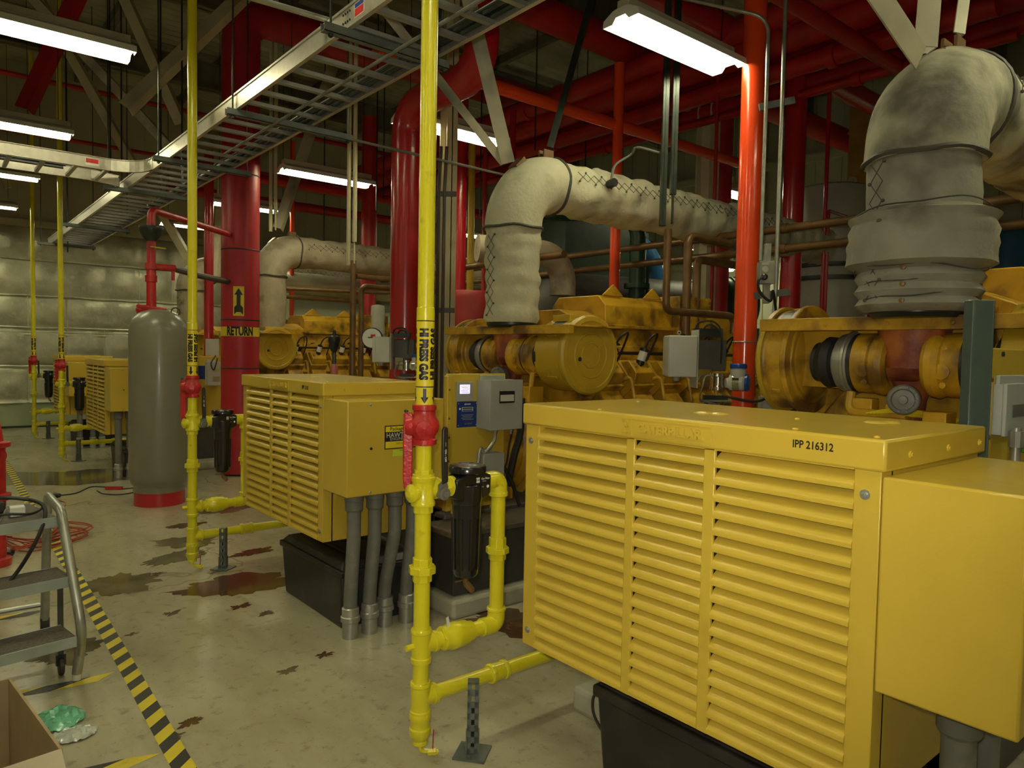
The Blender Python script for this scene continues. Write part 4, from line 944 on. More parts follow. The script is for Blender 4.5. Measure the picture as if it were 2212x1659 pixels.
# thin cables lying in the tray
for k in range(2, 8):
    b = B(); x = (XL+.16, XL+.24, XR-.03, XR-.03, XR-.05, XR-.075, XR-.10, XR-.035)[k]; dz = (0, 0, 0, .022, .016, .002, 0, .044)[k]
    b.tube([V((x+.02*noise.noise(V((yy*.7, k, 0))), yy, ZT-.022+.012+dz)) for yy in [-1.9+.5*i for i in range(30)]], .008+.003*(k % 3), 7)
    one('tray_cable', b, [BLK, GREYC, DARKS][k % 3], 'dark cable lying in the overhead ladder tray', 'cable', 'cables in the long tray')
# branch tray leaving to the left, with its curved fitting
br = thing('cable_tray', (.0, 7.2, ZT), 'branch ladder tray leaving the long tray towards the left edge', 'cable tray')
yb0, yb1 = 7.02, 7.55
arc = [V((XL-.004-.30+.30*sin(a), 6.72+.30*cos(a)-.0, 0)) for a in [radians(k*9) for k in range(11)]]
for pts, nm in (([V((-3.5, yb0, 0)), V((XL-.30, yb0, 0))]+[V((XL-.30+.30*sin(a), yb0-.30+.30*cos(a), 0)) for a in [radians(k*9) for k in range(1, 11)]], 0), ([V((-3.5, yb1, 0)), V((XL-.32, yb1, 0)), V((XL-.08, yb1+.1, 0)), V((XL-.02, yb1+.35, 0))], 1)):
    b = B()
    for i in range(len(pts)-1):
        a, c = pts[i], pts[i+1]; b.bar(a+Z_*ZT, c+Z_*ZT, .005, .10); b.bar(a+Z_*(ZT+.048), c+Z_*(ZT+.048), .022, .004); b.bar(a+Z_*(ZT-.048), c+Z_*(ZT-.048), .022, .004)
    mk('side_rail', b, ALU, br)
x = -3.3
while x < 1.3:
    b = B(); b.box(x-.015, x+.015, yb0+.003, yb1-.003, ZT-.044, ZT-.022); mk('rung', b, ALUD, br); x += .229
b = B(); p = ay(199, 338, yb0); b.box(p.x-.05, p.x+.05, yb0-.0035, yb0-.0027, ZT-.028, ZT+.03, 0); b.box(p.x-.046, p.x+.046, yb0-.0040, yb0-.0027, ZT-.01, ZT+.026, 1)
mk('maker_sticker', b, [WHT, REDV], br, sm=0)
for k in range(3):
    b = B(); b.tube([V((xx, 7.12+.13*k+.02*noise.noise(V((xx, k, 2))), ZT-.008)) for xx in [-3.4+.4*i for i in range(12)]], .014, 7)
    one('tray_cable', b, BLK, 'black cable lying in the branch tray', 'cable', 'cables in the branch tray')
# strut bars under the tray with hanging rods
sb = [(3.15, 1.44, 2.12, 'strut bar under the tray nearest the camera'), (4.66, 1.50, 2.35, 'strut bar under the tray between the two near gas risers'), (6.2, 1.44, 2.2, 'strut bar under the tray near the branch'), (7.68, 1.36, 2.15, 'strut bar under the tray beyond the branch'), (10.4, 1.40, 2.14, 'second farthest strut bar under the tray'), (12.6, 1.38, 2.12, 'farthest strut bar under the tray, before the back wall')]
for y, xa, xb, lab in sb:
    b = B(); z = ZT-.05; b.box(xa, xb, y-.021, y+.021, z-.041, z-.038); b.box(xa, xb, y-.021, y-.018, z-.041, z-.001); b.box(xa, xb, y+.018, y+.021, z-.041, z-.001)
    one('strut_bar', b, GALD, lab, 'strut bar', 'strut bars under the tray')
    for x, s in ((xa+.04, 'left'), (xb-.03, 'right')):
        b = B(); b.cyl((x, y, z-.06), (x, y, 6.6), .0055, 7); b.lathe((x, y, z-.055), Z_, [(.012, 0), (.012, .012)], 6); one('hanging_rod', b, DARKS, s+' threaded rod carrying the '+lab, 'rod', 'rods carrying the tray')
b = B(); b.cyl((1.80, 2.0, 2.985), (1.79, 5.6, 2.985), .009, 8); one('thin_conduit', b, GREYC, 'thin conduit slung under the long ladder tray', 'conduit')
b = B(); b.cyl((2.1, 4.70, 3.02), (5.2, 4.80, 3.02), .010, 8); one('thin_conduit', b, GREYC, 'thin conduit leaving the tray to the right, behind the nearest gas riser', 'conduit')
p = ay(560, 0, 3.35); q = ay(725, 48, 3.35); b = B(); b.cyl(p-(q-p)*.5, q, .014, 10); one('thin_conduit', b, GALV, 'bright thin conduit meeting the tray near the top edge', 'conduit')
for px, py, y, lab in ((237, 150, 9.5, 'dim rod left of the second gas riser'), (262, 200, 9.5, 'dim rod beside the tray branch'), (347, 200, 8.6, 'rod above the tray bend'), (393, 150, 8.0, 'rod just left of the second gas riser'), (145, 400, 12.5, 'far rod by the third gas riser'), (815, 250, 8.4, 'rod above the bright red riser'), (1040, 250, 7, 'rod over the middle exhaust elbow'), (1160, 100, 6.5, 'rod in front of the dim overhead pipes'), (700, 470, 11.5, 'rod over the tan duct'), (830, 250, 9.5, 'rod left of the bright red riser'), (490, 200, 8.9, 'grey rod running down the side of the return pipe'), (1268, 200, 7.2, 'rod behind the dark sooty brace')):
    p = ay(px, py, y); b = B(); b.cyl((p.x, y, max(2.9, p.z-1.2)), (p.x, y, 6.6), .009, 6); one('hanging_rod', b, DARKS, lab, 'rod', 'rods hanging from the roof')

# ================================================================ COLUMNS, STRUTS, CONDUITS
def hcol(px, py, d, w_, z0, z1, m, label, grp='beige columns'):
    p = ad(px, py, d); b = B(); b.box(p.x-w_/2, p.x+w_/2, p.y-w_/2, p.y-w_/2+.01, z0, z1); b.box(p.x-w_/2, p.x+w_/2, p.y+w_/2-.01, p.y+w_/2, z0, z1); b.box(p.x-.005, p.x+.005, p.y-w_/2, p.y+w_/2, z0, z1)
    b.box(p.x-w_*.7, p.x+w_*.7, p.y-w_*.7, p.y+w_*.7, z0, z0+.02) if z0 < .1 else None
    return one('steel_column', b, m, label, 'column', grp), p
BC = mat('cream column paint', (.62, .58, .38), .5, var=.06)
_, cp = hcol(965, 600, 6.9, .12, 0, 6.5, BC, 'cream steel column just right of the nearest gas riser')
hcol(1521, 600, 9.0, .20, 0, 6.5, BC, 'cream steel column between the brown risers and the fire main')
for px, dx, d_, lab in ((945, -.02, 6.6, 'dark conduit clamped on the left of the cream column'), (957, .0, 6.6, 'second dark conduit clamped on the cream column')):
    p = ad(px, 600, d_); b = B(); b.tube([(p.x, p.y, .4), (p.x, p.y, 3.0), (p.x+.02, p.y, 3.4)], .016, 8)
    for py in (420, 670): z = ad(px, py, d_).z; b.obox((p.x+.03, p.y-.02, z), V(_R0)*.07, V((0, .01, 0)), Z_*.022)
    one('dark_conduit', b, DGREY, lab, 'conduit', 'dark conduits on the cream column')
def twin(px, py0, py1, y, w_, m, label):
    p = ay(px, py1, y); b = B(); z1_ = 6.5; z0_ = p.z
    for s, e in ((-1, 0), (1, .0)):
        c = p+_R0*(s*w_*.55); b.obox((c.x, c.y, (z0_+z1_)/2+(.0 if s < 0 else .12)), _R0*w_*.33, V((-_R0.y, _R0.x, 0))*w_*.35, Z_*((z1_-z0_)/2-(.0 if s < 0 else .12)))
        b.obox((c.x, c.y, (z0_+z1_)/2), _R0*w_*.05, V((-_R0.y, _R0.x, 0))*w_*.45, Z_*((z1_-z0_)/2-.02))
    return one('twin_strut', b, m, label, 'strut', 'twin hanging struts')
twin(759, 200, 573, 6.9, .055, BC, 'twin cream struts hanging left of the bright red riser')
twin(590, 320, 500, 9.9, .06, BC, 'far twin cream struts right of the return pipe')
twin(1441, 130, 488, 3.62, .068, DARKS, 'twin dark struts hanging in front of the middle exhaust run')
# brown pipes: two running back overhead, risers and bends
for z_, py0, lab in ((2.70, 530, 'upper of two brown pipes running past the exhaust ducts'), (2.52, 560, 'lower of two brown pipes running past the exhaust ducts')):
    b = B(); b.cyl((6.0, -1.5, z_), (6.0, 12.5, z_), .036, 14)
    for y in (.5, 3.5, 6.5): b.lathe((6.0, y, z_), Y_, [(.044, -.03), (.044, .03)], 12)
    one('brown_pipe', b, COPPER, lab, 'pipe', 'brown pipes')
def vpath(lst, r, label, m=COPPER, rad=.07, n=14, grp='brown pipes', name='brown_pipe'):
    return pipe_run(name, lst, r, m, label, grp, rad, n=n)
p = ay(1443, 495, 3.66); z0_ = ay(1443, 672, 3.66).z; vpath([p, V((p.x, p.y, z0_)), V((p.x+.9, p.y-.02, z0_)), V((p.x+.9, p.y-.02, z0_-.15))], .030, 'brown pipe dropping under the dark struts and bending right')
p = ad(1487, 510, 6.2); q = ay(1600, 520, p.y); vpath([V((p.x, p.y, .0)), V((p.x, p.y, p.z)), V((p.x+1.3, p.y, p.z))], .036, 'left brown riser beside the cream column, bending right')
p = ad(1506, 560, 6.5); vpath([V((p.x, p.y, .0)), V((p.x, p.y, p.z)), V((p.x+1.3, p.y, p.z))], .036, 'right brown riser beside the cream column, bending right')
p = ad(763, 600, 8.6); vpath([V((p.x, p.y, .0)), V((p.x, p.y, 2.6))], .036, 'brown riser under the twin cream struts')
p = ad(781, 620, 8.9); zz = ad(781, 618, 8.9).z; vpath([V((p.x, p.y, .0)), V((p.x, p.y, zz)), V((p.x+1.2, p.y, zz))], .034, 'brown riser bending right behind the bright red riser')
p = ad(770, 597, 8.6); vpath([V((p.x, p.y, p.z)), V((p.x+1.2, p.y, p.z))], .030, 'brown cross pipe behind the bright red riser')
p = ad(590, 622, 10.5); vpath([V((p.x, p.y, 1.0)), V((p.x, p.y, p.z)), V((p.x+1.6, p.y-.4, p.z+.02)), V((p.x+3.2, p.y-3, p.z+.1))], .032, 'brown pipe climbing beside the tan duct riser')
p = ad(601, 640, 10.7); vpath([V((p.x, p.y, 1.0)), V((p.x, p.y, p.z)), V((p.x+1.7, p.y, p.z))], .030, 'lower brown pipe beside the tan duct riser')
p = ax(1000, 578, 5.2); q = ax(1050, 572, 5.2); b = B(); b.cyl((5.2, p.y+1, p.z), (5.2, p.y-1.8, p.z), .04, 14); one('brown_pipe', b, COPPER, 'short brown pipe left of the middle exhaust riser', 'pipe', 'brown pipes')
# conduits, outlet box and clamp bars beside the fire main
cdp = 4.9
p1 = ad(1592, 22, cdp); p2 = ad(1658, 130, cdp); p3 = ad(1655, 560, cdp)
pipe_run('grey_conduit', [p1-V((.6, -.3, -.05)), p1, V((p2.x, p2.y, p1.z-.05)), V((p2.x, p2.y, p3.z))], .013, GALV, 'grey conduit bending off the fire main down to the outlet box', 'conduits beside the fire main', .22, n=10, cat='conduit')
p = ad(1687, 300, cdp); q = ad(1676, 700, cdp); p0 = V((p.x, p.y, 4.2))
pipe_run('grey_conduit', [p0, V((p.x, p.y, q.z+.2)), V((p.x-.03, p.y, q.z-.05)), V((p.x-.035, p.y, 1.05))], .014, GALV, 'tall grey conduit right of the outlet box', 'conduits beside the fire main', .3, n=10, cat='conduit')
for (pa, pb, lab) in (((1640, 232), (1716, 216), 'upper clamp bar on the conduits beside the fire main'), ((1630, 640), (1706, 630), 'lower clamp bar on the conduits beside the fire main')):
    a = ad(*pa, cdp+.06); c = ad(*pb, cdp+.06); b = B(); b.bar(a, c, .02, .046); one('clamp_bar', b, GALD, lab, 'strut bar', 'clamp bars')
ob = thing('outlet_box', ad(1655, 615, cdp), 'steel outlet box with twist socket beside the fire main', 'outlet box')
c = ad(1650, 590, cdp-.05); s_ = V(_R0); f_ = V((-_F.x, -_F.y, 0)).normalized()
b = B(); b.obox(c+s_*.012, s_*.05, f_*.035, Z_*.073); b.obox(c-f_*.03+s_*.03, s_*.02, f_*.02, Z_*.20); mk('box_body', b, GALV, ob, bevel=.003)
b = B(); b.obox(c-s_*.006+f_*.037, s_*.028, f_*.003, Z_*.066, 0); b.lathe(c-s_*.006+Z_*.022+f_*.038, f_, [(.021, 0), (.021, .006), (.015, .007), (0, .005)], 18, mi=1); b.obox(c-s_*.006+Z_*.058+f_*.040, s_*.024, f_*.001, Z_*.007, mi=1); mk('face_plate', b, [GALV, WBOX], ob)
b = B(); b.lathe(c-s_*.006-Z_*.03+f_*.04, (f_-Z_*.1-s_*.4), [(.018, 0), (.020, .02), (.022, .06), (.012, .075)], 14); mk('plug', b, BLK, ob)
a = c+f_*.11-s_*.04-Z_*.035
pl_ = [a, a-s_*.035-Z_*.03+f_*.01, a-s_*.02-Z_*.10, a+s_*.05-Z_*.16, ad(1670, 630, cdp-.12), ad(1678, 700, cdp-.04), ad(1670, 760, cdp-.04), ad(1672, 830, cdp-.02), ad(1640, 866, cdp-.1), ad(1560, 855, cdp)]
b = B(); b.tube(spline(pl_, 8), .009, 8); one('power_cord', b, BLK, 'black cord hanging from the outlet box beside the fire main', 'cord')
b = B(); q = ad(1662, 872, cdp); b.obox(q, s_*.06, f_*.05, Z_*.05); b.obox(q+f_*.05, s_*.05, f_*.003, Z_*.042); one('junction_box', b, GBOX, 'small grey junction box behind the nearest enclosure lid, at the conduit foot', 'junction box')

# ================================================================ CONTROL PANELS BESIDE THE ENGINES
def panel(x0, x1, y, zb, zt, label):
    root = thing('control_panel', ((x0+x1)/2, y, .11), label, 'control panel', 'yellow control panels')
    b = B(); b.box(x0, x1, y, y+.025, zb, zt); b.box(x0-.008, x0+.03, y-.012, y+.03, zb, zt-.012)
    b.box(x0+.05, x0+.10, y+.005, y+.024, .11, zb+.02); b.box(x1-.10, x1-.05, y+.005, y+.024, .11, zb+.02)
    mk('panel_case', b, Y_BOX, root, bevel=.005)
    for k, z in enumerate((zt-.10, zt-.28, zt-.40, zt-.55)): mk('rivet', B().lathe((x0+.008, y-.012, z), -Y_, [(.007, 0), (.006, .004), (0, .005)], 8), COPPER, root)
    return root
PYB = 3.74
cp = panel(ay(967, 820, PYB).x, ay(1092, 808, PYB).x, PYB, .54, ay(1030, 807, PYB).z, 'yellow control panel with lit display and blue sticker behind the middle enclosure')
def pp(px, py, d=0): return ay(px, py, PYB-d)
b = B(); a, c = pp(985, 825), pp(1021, 866); b.box(a.x, c.x, PYB-.008, PYB, c.z, a.z); md = mk('display_bezel', b, GBOX, cp, bevel=.002)
b = B(); a, c = pp(992, 831), pp(1013, 850); b.box(a.x, c.x, PYB-.010, PYB-.007, c.z, a.z, 0)
for k in range(5):
    z = a.z-.008-.010*k; b.box(a.x+.008+.005*(k % 3), c.x-.008-.006*(k % 2), PYB-.0105, PYB-.0095, z-.002, z, 1)
mk('display', b, [SCREEN, BLUEP], md, sm=0)
b = B(); a, c = pp(987, 868), pp(1031, 921); b.box(a.x, c.x, PYB-.0025, PYB, c.z, a.z, 0); h = a.z-c.z; xm = (a.x+c.x)/2; yy = PYB-.003; k_ = (c.x-a.x)/.17
flat_text(b, 'altronic', (xm, yy, a.z-h*.10), X_, Z_, .017*k_, off=.0004, mi=1)
for k in range(4): b.box(xm-(.050-.01*(k % 2))*k_, xm+(.050-.008*(k % 3))*k_, yy, yy+.0004, a.z-h*(.52+.06*k)-.002, a.z-h*(.52+.06*k)+.001, 2)
b.box(xm-.045*k_, xm+.045*k_, yy, yy+.0004, a.z-h*.38, a.z-h*.22, 1); b.box(xm-.041*k_, xm+.041*k_, yy-.0004, yy, a.z-h*.30, a.z-h*.235, 3); b.box(xm-.041*k_, xm+.041*k_, yy-.0004, yy, a.z-h*.37, a.z-h*.32, 0)
b.lathe((a.x+.022, yy, a.z-h*.28), -Y_, [(.007, 0), (0, .001)], 12, mi=1); flat_text(b, 'ALTRONIC', (xm+.01, yy, c.z+h*.13), X_, Z_, .013*k_, mi=2)
for xx in (a.x+.012, c.x-.012):
    for zz in (a.z-.012, c.z+.012): b.lathe((xx, PYB-.002, zz), -Y_, [(.004, 0), (0, .002)], 8, mi=1)
mk('blue_sticker', b, [BLUEP, WINK, GBOX, DGREY], cp, sm=0)
# grey instrument box standing off the panel
def ibox(pl, pt, pr, pb, yb, dp, m, label, stick=None):
    yf = yb-dp; a, c = ay(pl, pt, yf), ay(pr, pb, yf)
    if pr > 2300: c.z = ay(pl, pb, yf).z
    ib = thing('instrument_box', ((a.x+c.x)/2, yb-dp/2, c.z), label, 'instrument box', 'grey instrument boxes')
    b = B(); b.box(a.x, c.x, yf+.012, yb, c.z, a.z); mk('box_case', b, m, ib, bevel=.003)
    b = B(); b.box(a.x-.003, c.x+.003, yf, yf+.012, c.z-.003, a.z+.003); mk('box_door', b, m, ib, bevel=.003)
    b = B(); b.box(a.x+.02, c.x-.04, yb-.012, yb, a.z-.01, a.z+.028); mk('mounting_tab', b, m, ib, bevel=.003)
    return ib, a, c, yf
ib, a, c, yf = ibox(1061, 822, 1127, 925, PYB, .15, GBOX, 'grey wall box with black label frame on the lit control panel')
e, f = ay(1079, 845, yf), ay(1111, 870, yf)
b = B(); b.box(e.x, f.x, yf-.003, yf, f.z, e.z, 0); b.box(e.x+.006, f.x-.007, yf-.0045, yf-.003, f.z+.012, e.z-.024, 1); mk('label_frame', b, [BLK, WBOX], ib, sm=0)
b = B(); b.lathe((a.x+.09, yf+.07, c.z), -Z_, [(.02, 0), (.02, .03)], 8); mk('gland', b, GALV, ib)
mk('gland', B().lathe((c.x-.05, yf+.05, c.z), -Z_, [(.012, 0), (.012, .02), (.008, .022), (.008, .04)], 8), GALV, ib); mk('gland', B().lathe((a.x+.02, yf+.05, c.z), -Z_, [(.010, 0), (.010, .015)], 8), GALV, ib)
b = B(); q = ay(1035, 990, PYB-.06); b.tube(spline([(a.x+.09, yf+.07, c.z-.02), (a.x+.085, yf+.07, c.z-.08), (a.x+.02, yf+.08, c.z-.15), (q.x+.01, PYB-.06, q.z+.06), (q.x-.005, PYB-.06, q.z-.03)], 8), .013, 10); one('flex_conduit', b, GALV, 'short bent steel conduit below the grey wall box on the lit panel', 'conduit')
ibox(1046, 982, 1088, 1055, PYB, .09, GBOX, 'small lower grey box on the lit control panel behind the black filter')
for k, (pts, lab, r_) in enumerate((([(1127, 860), (1124, 930), (1110, 985), (1096, 1050)], 'thick black hose bundle to the right of the grey wall box', .024), ([(1090, 1010), (1105, 1040), (1115, 1070), (1122, 1092)], 'thin dark cable hanging behind the yellow filter loop', .013), ([(1108, 925), (1100, 960), (1094, 1000), (1085, 1020)], 'thin black cable from the grey wall box', .006))):
    b = B(); b.tube(spline([ay(px, py, PYB-.06+.04*(k == 0)) for px, py in pts], 8), r_, 8); one('cable_bundle', b, BLK, lab, 'cable')
# panel of the nearest engine at the right edge
PYA = .80
cp1 = panel(ay(2134, 760, PYA).x, 3.3, PYA, .54, ay(2160, 752, PYA).z, 'yellow control panel cut by the right edge, behind the nearest enclosure')
mk('stud', B().lathe(ay(2165, 765, PYA), -Y_, [(.008, 0), (.008, .006), (0, .007)], 8), DARKS, cp1)
PALE = mat('bluish grey enclosure', (.40, .43, .42), .45, var=.05, bump=.03, bs=150)
ib2, a, c, yf = ibox(2177, 831, 2330, 941, PYA, .04, PALE, 'pale blue grey box on the panel at the right edge')
e, f = ay(2187, 875, yf), ay(2225, 897, yf); mk('instrument_label', B().box(e.x, f.x, yf-.002, yf, f.z, e.z), GREYC, ib2, sm=0)
b = B(); q = ay(2195, 945, PYA-.06); b.cyl((q.x, PYA-.06, .9), (q.x, PYA-.06, q.z+.03), .014, 12); b.lathe((q.x, PYA-.06, q.z-.03), Z_, [(.022, 0), (.022, .05)], 10); one('panel_conduit', b, GALV, 'upright steel conduit below the pale box at the right edge', 'conduit')
q = ay(2207, 965, PYA-.03); one('green_connector', B().cyl((q.x, PYA-.05, q.z), (q.x, PYA, q.z), .02, 12), mat('green connector', (.1, .35, .04), .4), 'small green connector at the right edge beside the steel conduit', 'connector')
# far panels
PYC = 9.62
c_ = panel(ay(396, 770, PYC).x, ay(482, 770, PYC).x, PYC, .6, ay(450, 769, PYC).z, 'yellow control panel left of the red return pipe, blue sticker beside a pale box')
a, c = ay(428, 790, PYC), ay(446, 819, PYC); mk('blue_sticker', B().box(a.x, c.x, PYC-.004, PYC, c.z, a.z), BLUEP, c_, sm=0)
ib3, a, c, yf = ibox(449, 782, 478, 832, PYC, .12, WBOX, 'pale box with green and tan stickers left of the return pipe')
b = B(); b.box(c.x-.10, c.x-.03, yf-.003, yf, a.z-.11, a.z-.08, 0); b.box(c.x-.10, c.x-.02, yf-.003, yf, c.z+.05, c.z+.11, 1); mk('box_sticker', b, [LIME, CARD], ib3, sm=0)
b = B(); b.tube(spline([ay(466, 768, PYC-.1), ay(456, 785, PYC-.15), ay(462, 799, PYC-.15), ay(470, 774, PYC-.1)], 6), .008, 6); one('cable_bundle', b, BLK, 'loop of thin cable over the pale box left of the return pipe', 'cable')
a = ay(461, 752, 9.75); b = B(); b.box(a.x-.07, a.x+.07, 9.75, 9.85, a.z-.10, a.z+.12); b.cyl((a.x, 9.80, 0), (a.x, 9.80, a.z), .02, 8); one('small_box', b, WBOX, 'small white box on a post between second gas riser and return pipe', 'box')
# yellow harness loops lying behind the enclosure lid are built below
# grey green post beside the right panel
p = ax(2115, 870, 2.53); zt_ = ax(2115, 648, 2.53).z
b = B(); s = .030; sd = V(_R0); b.obox((p.x, p.y, zt_/2), sd*s, V((-_R0.y, _R0.x, 0))*.004, Z_*zt_/2); b.obox(V((p.x, p.y, zt_/2))+sd*s+V((-_R0.y, _R0.x, 0))*.02, sd*.004, V((-_R0.y, _R0.x, 0))*.024, Z_*zt_/2); b.obox(V((p.x, p.y, zt_/2))-sd*s+V((-_R0.y, _R0.x, 0))*.02, sd*.004, V((-_R0.y, _R0.x, 0))*.024, Z_*zt_/2)
one('steel_post', b, TEAL, 'grey green steel post standing left of the right edge control panel', 'post', bevel=.003)
# yellow harness loops lying behind the enclosure lid
for k in range(5):
    a, m_, c = ad(1870+8*k, 893, 3.3), ad(1960, 886+3*k, 3.3), ad(2080-6*k, 908+2*k, 3.3)
    b = B(); b.tube(spline([a, (a+m_)/2+Z_*.01, m_, (m_+c)/2+Z_*.008, c], 6), .004, 5); one('yellow_cable', b, Y_TAPE, 'thin yellow cable in the loop behind the nearest enclosure lid', 'cable', 'yellow cables behind the lid')

# ================================================================ TRANSMITTER AND METER CABINETS AT THE RED RISERS
def meter_station(o, s, label, lab2, flip=False, gauge=False):
    """o: anchor (top left of the pale cabinet); metres = pixels * s in a frame facing the aisle"""
    sd = V(_R0); f = V((-_F.x, -_F.y, 0)).normalized()
    def q(u, v, d=0): return o+sd*(u*s)-Z_*(v*s)+f*d
    root = thing('meter_cabinet', q(35, 95), label, 'meter cabinet', 'pale meter cabinets')
    b = B(); b.obox(q(30, 45, .03), sd*30*s, f*.10, Z_*44*s); mk('cabinet_case', b, WBOX, root, bevel=.008)
    b = B(); b.obox(q(3, 45, .03), sd*4*s, f*.092, Z_*40*s); b.obox(q(9.5, 45, .131), sd*.4*s, f*.001, Z_*42*s); mk('cabinet_door', b, WBOX, root, bevel=.004)
    b = B(); b.lathe(q(22, 92, .05), -Z_, [(.03, -.02), (.02, .02), (0, .022)], 10); b.tube([q(29+3.5*cos(a), -6-3.5*sin(a), 0) for a in [2*pi*i/10 for i in range(10)]], .004, 5, closed=True); mk('cabinet_lug', b, GBOX, root)
    b = B(); b.obox(q(62, 50, .02), sd*.9*s, f*.10, Z_*62*s); mk('mounting_plate', b, WBOX, root)
    b = B(); b.obox(q(98, 42, -.06), sd*36*s, f*.04, Z_*34*s); mk('back_box', b, DGREY, root, bevel=.004)
    b = B(); b.obox(q(92, -7, -.02), sd*30*s, f*.03, Z_*9*s); mk('top_bracket', b, DARKS, root)
    b = B()
    for h, rr in ((-32, 28), (-24, 18)): b.tube(spline([q(61 if h == -32 else 80, -12, .01), q(70 if h == -32 else 84, h+4, .02), q(95, h, .03), q(112, h+12, .04), q(117, 5, .05), q(117, 60, .05)], 6), .007, 6)
    mk('cabinet_cable', b, BLK, root)
    t = thing('pressure_transmitter', q(150, 110), lab2, 'transmitter', 'blue capped transmitters')
    b = B(); b.lathe(q(150, 88, .10), Z_, [(15*s, -12*s), (17*s, -8*s), (17*s, 16*s), (14*s, 20*s), (17*s, 22*s)], 24); b.lathe(q(147, 98, .10), sd+f*.5, [(17*s, -14*s), (18*s, -8*s), (18*s, 14*s), (15*s, 18*s)], 22); b.lathe(q(125, 100, .08), sd, [(10*s, 0), (13*s, 10*s), (15*s, 26*s)], 16); mk('transmitter_body', b, WBOX, t)
    b = B(); b.lathe(q(150, 68, .10), Z_, [(17*s, 0), (17.5*s, 1*s), (17.5*s, 8*s), (15*s, 10*s), (0, 10*s)], 24); b.lathe(q(147, 98, .10)+(sd+f*.5).normalized()*18*s, sd+f*.5, [(18*s, 0), (18*s, 5*s), (15*s, 8*s), (0, 8.5*s)], 24); mk('transmitter_cap', b, BLUEC, t)
    b = B(); b.lathe(q(147, 98, .10)+(sd+f*.5).normalized()*2*s, sd+f*.5, [(18.4*s, -9*s), (18.4*s, 5*s)], 24); mk('nameplate', b, CHR, t)
    b = B(); b.lathe(q(112, 108, .05), Z_, [(13*s, -8*s), (13*s, 0), (11*s, 2*s), (11*s, 20*s), (13*s, 22*s), (12*s, 28*s)], 18); b.obox(q(85, 84, .0), sd*14*s, f*.02, Z_*12*s); b.obox(q(88, 106, .0), sd*10*s, f*.02, Z_*8*s); mk('manifold', b, CHR, t)
    b = B(); b.tube(spline([q(100, 84, .06), q(82, 88, .08), q(76, 112, .08), q(73, 130, .06), q(80, 140, .04), q(120, 148, .02)], 6), .006, 6); b.tube([q(76, 140, .02), q(145, 140, .02)], .008, 6); mk('impulse_tube', b, GALV, t)
    b = B(); b.obox(q(112, 134, -.01), sd*26*s, f*.02, Z_*6*s); b.obox(q(92, 165, 0), sd*3*s, f*.02, Z_*26*s); b.obox(q(128, 150, 0), sd*.8*s, f*.02, Z_*10*s); e_ = q(110, 134, -.01); b.box(e_.x-.015, e_.x+.015, e_.y-.015, e_.y+.015, 0, e_.z); mk('support_frame', b, DARKS, t)
    if gauge:
        g = thing('pressure_gauge', q(-14, 10), 'round white dial gauge left of the meter cabinet at the bright red riser', 'gauge')
        b = B(); b.lathe(q(-8, 6, .02), f, [(.085, 0), (.09, .005), (.09, .03), (.082, .035)], 28); mk('gauge_case', b, BLK, g)
        b = B(); b.lathe(q(-8, 6, .02)+f*.035, f, [(.082, 0), (0, .001)], 28, mi=0); b.obox(q(-9, 4, .058), sd*.03, f*.001, (Z_*.004), 1); b.obox(q(-4, -2, .057), sd*.02, f*.001, (Z_*.012), 2); mk('gauge_dial', b, [WHT, INK, REDV], g, sm=0)
    return root
sM = 5.2/FPX
meter_station(ad(1438, 724, 5.2), sM, 'pale meter cabinet hanging left of the orange red fire main', 'blue capped transmitter in front of the orange red fire main')
s2_ = 6.2/FPX*.62
meter_station(ad(811, 727, 6.2)+V((0, 0, 0)), s2_, 'pale meter cabinet in front of the bright red riser, behind the nearest gas riser', 'blue capped transmitter left of the nearest gas riser', gauge=True)
# valves near the fire main
b = B(); q = ad(722, 740, 7.2); b.lathe((q.x, q.y, q.z), Z_, [(.02, -.10), (.035, -.07), (.055, 0), (.062, .03), (.05, .06), (.02, .07), (.015, .12)], 16); b.cyl((q.x, q.y, 0), (q.x, q.y, q.z), .02, 8); one('valve_actuator', b, DARKS, 'black bowl shaped valve actuator before the far engine', 'valve')
b = B(); q = ad(722, 795, 7.2); b.lathe((q.x, q.y, q.z-.15), Z_, [(.03, 0), (.035, .02), (.035, .16), (.02, .19)], 14); one('pink_bottle', b, mat('pink plastic', (.42, .13, .10), .4), 'pinkish bottle below the black valve actuator', 'bottle')

# ================================================================ BACKGROUND PLANT
def vtank(px, d, wpx, ztop, m, label, bands=(), lug=False):
    p = ad(px, 600, d); r = wpx/2*d/FPX
    root = thing('storage_tank', (p.x, p.y, 0), label, 'tank')
    b = B(); b.lathe((p.x, p.y, 0), Z_, [(r, 0), (r, ztop-.08), (r*.97, ztop-.02), (r*.9, ztop), (0, ztop+.02)], 48); mk('shell', b, m, root, sm=40)
    if bands:
        b = B()
        for z in bands: b.lathe((p.x, p.y, z), Z_, [(r, -.03), (r+.07, -.02), (r+.07, .02), (r, .03)], 48)
        mk('band', b, DARKS, root)
    if lug:
        q = ad(1843, 400, d); b = B(); b.prism([(-.05, -.02), (.05, -.02), (.05, .14), (.03, .19), (-.03, .19), (-.05, .14)], (q.x, q.y, ztop-.02), _R0, Z_, V((0, .02, 0))); b.lathe((q.x, q.y-.005, ztop+.13), V((0, -1, 0)), [(.022, 0), (0, .002)], 10, mi=0); mk('lifting_lug', b, BEIGE, root)
    return root
vtank(1793, 9.3, 150, ad(1793, 398, 9.0).z, TANKW, 'pale upright tank with dark bands behind the thin red drop pipes', (ad(1793, 572, 9.0).z, ad(1793, 600, 9.0).z), True)
vtank(1012, 8.0, 105, ad(1012, 630, 8.0).z, mat('dull red tank paint', (.30, .022, .018), .55), 'dull red tank end left of the middle exhaust riser')
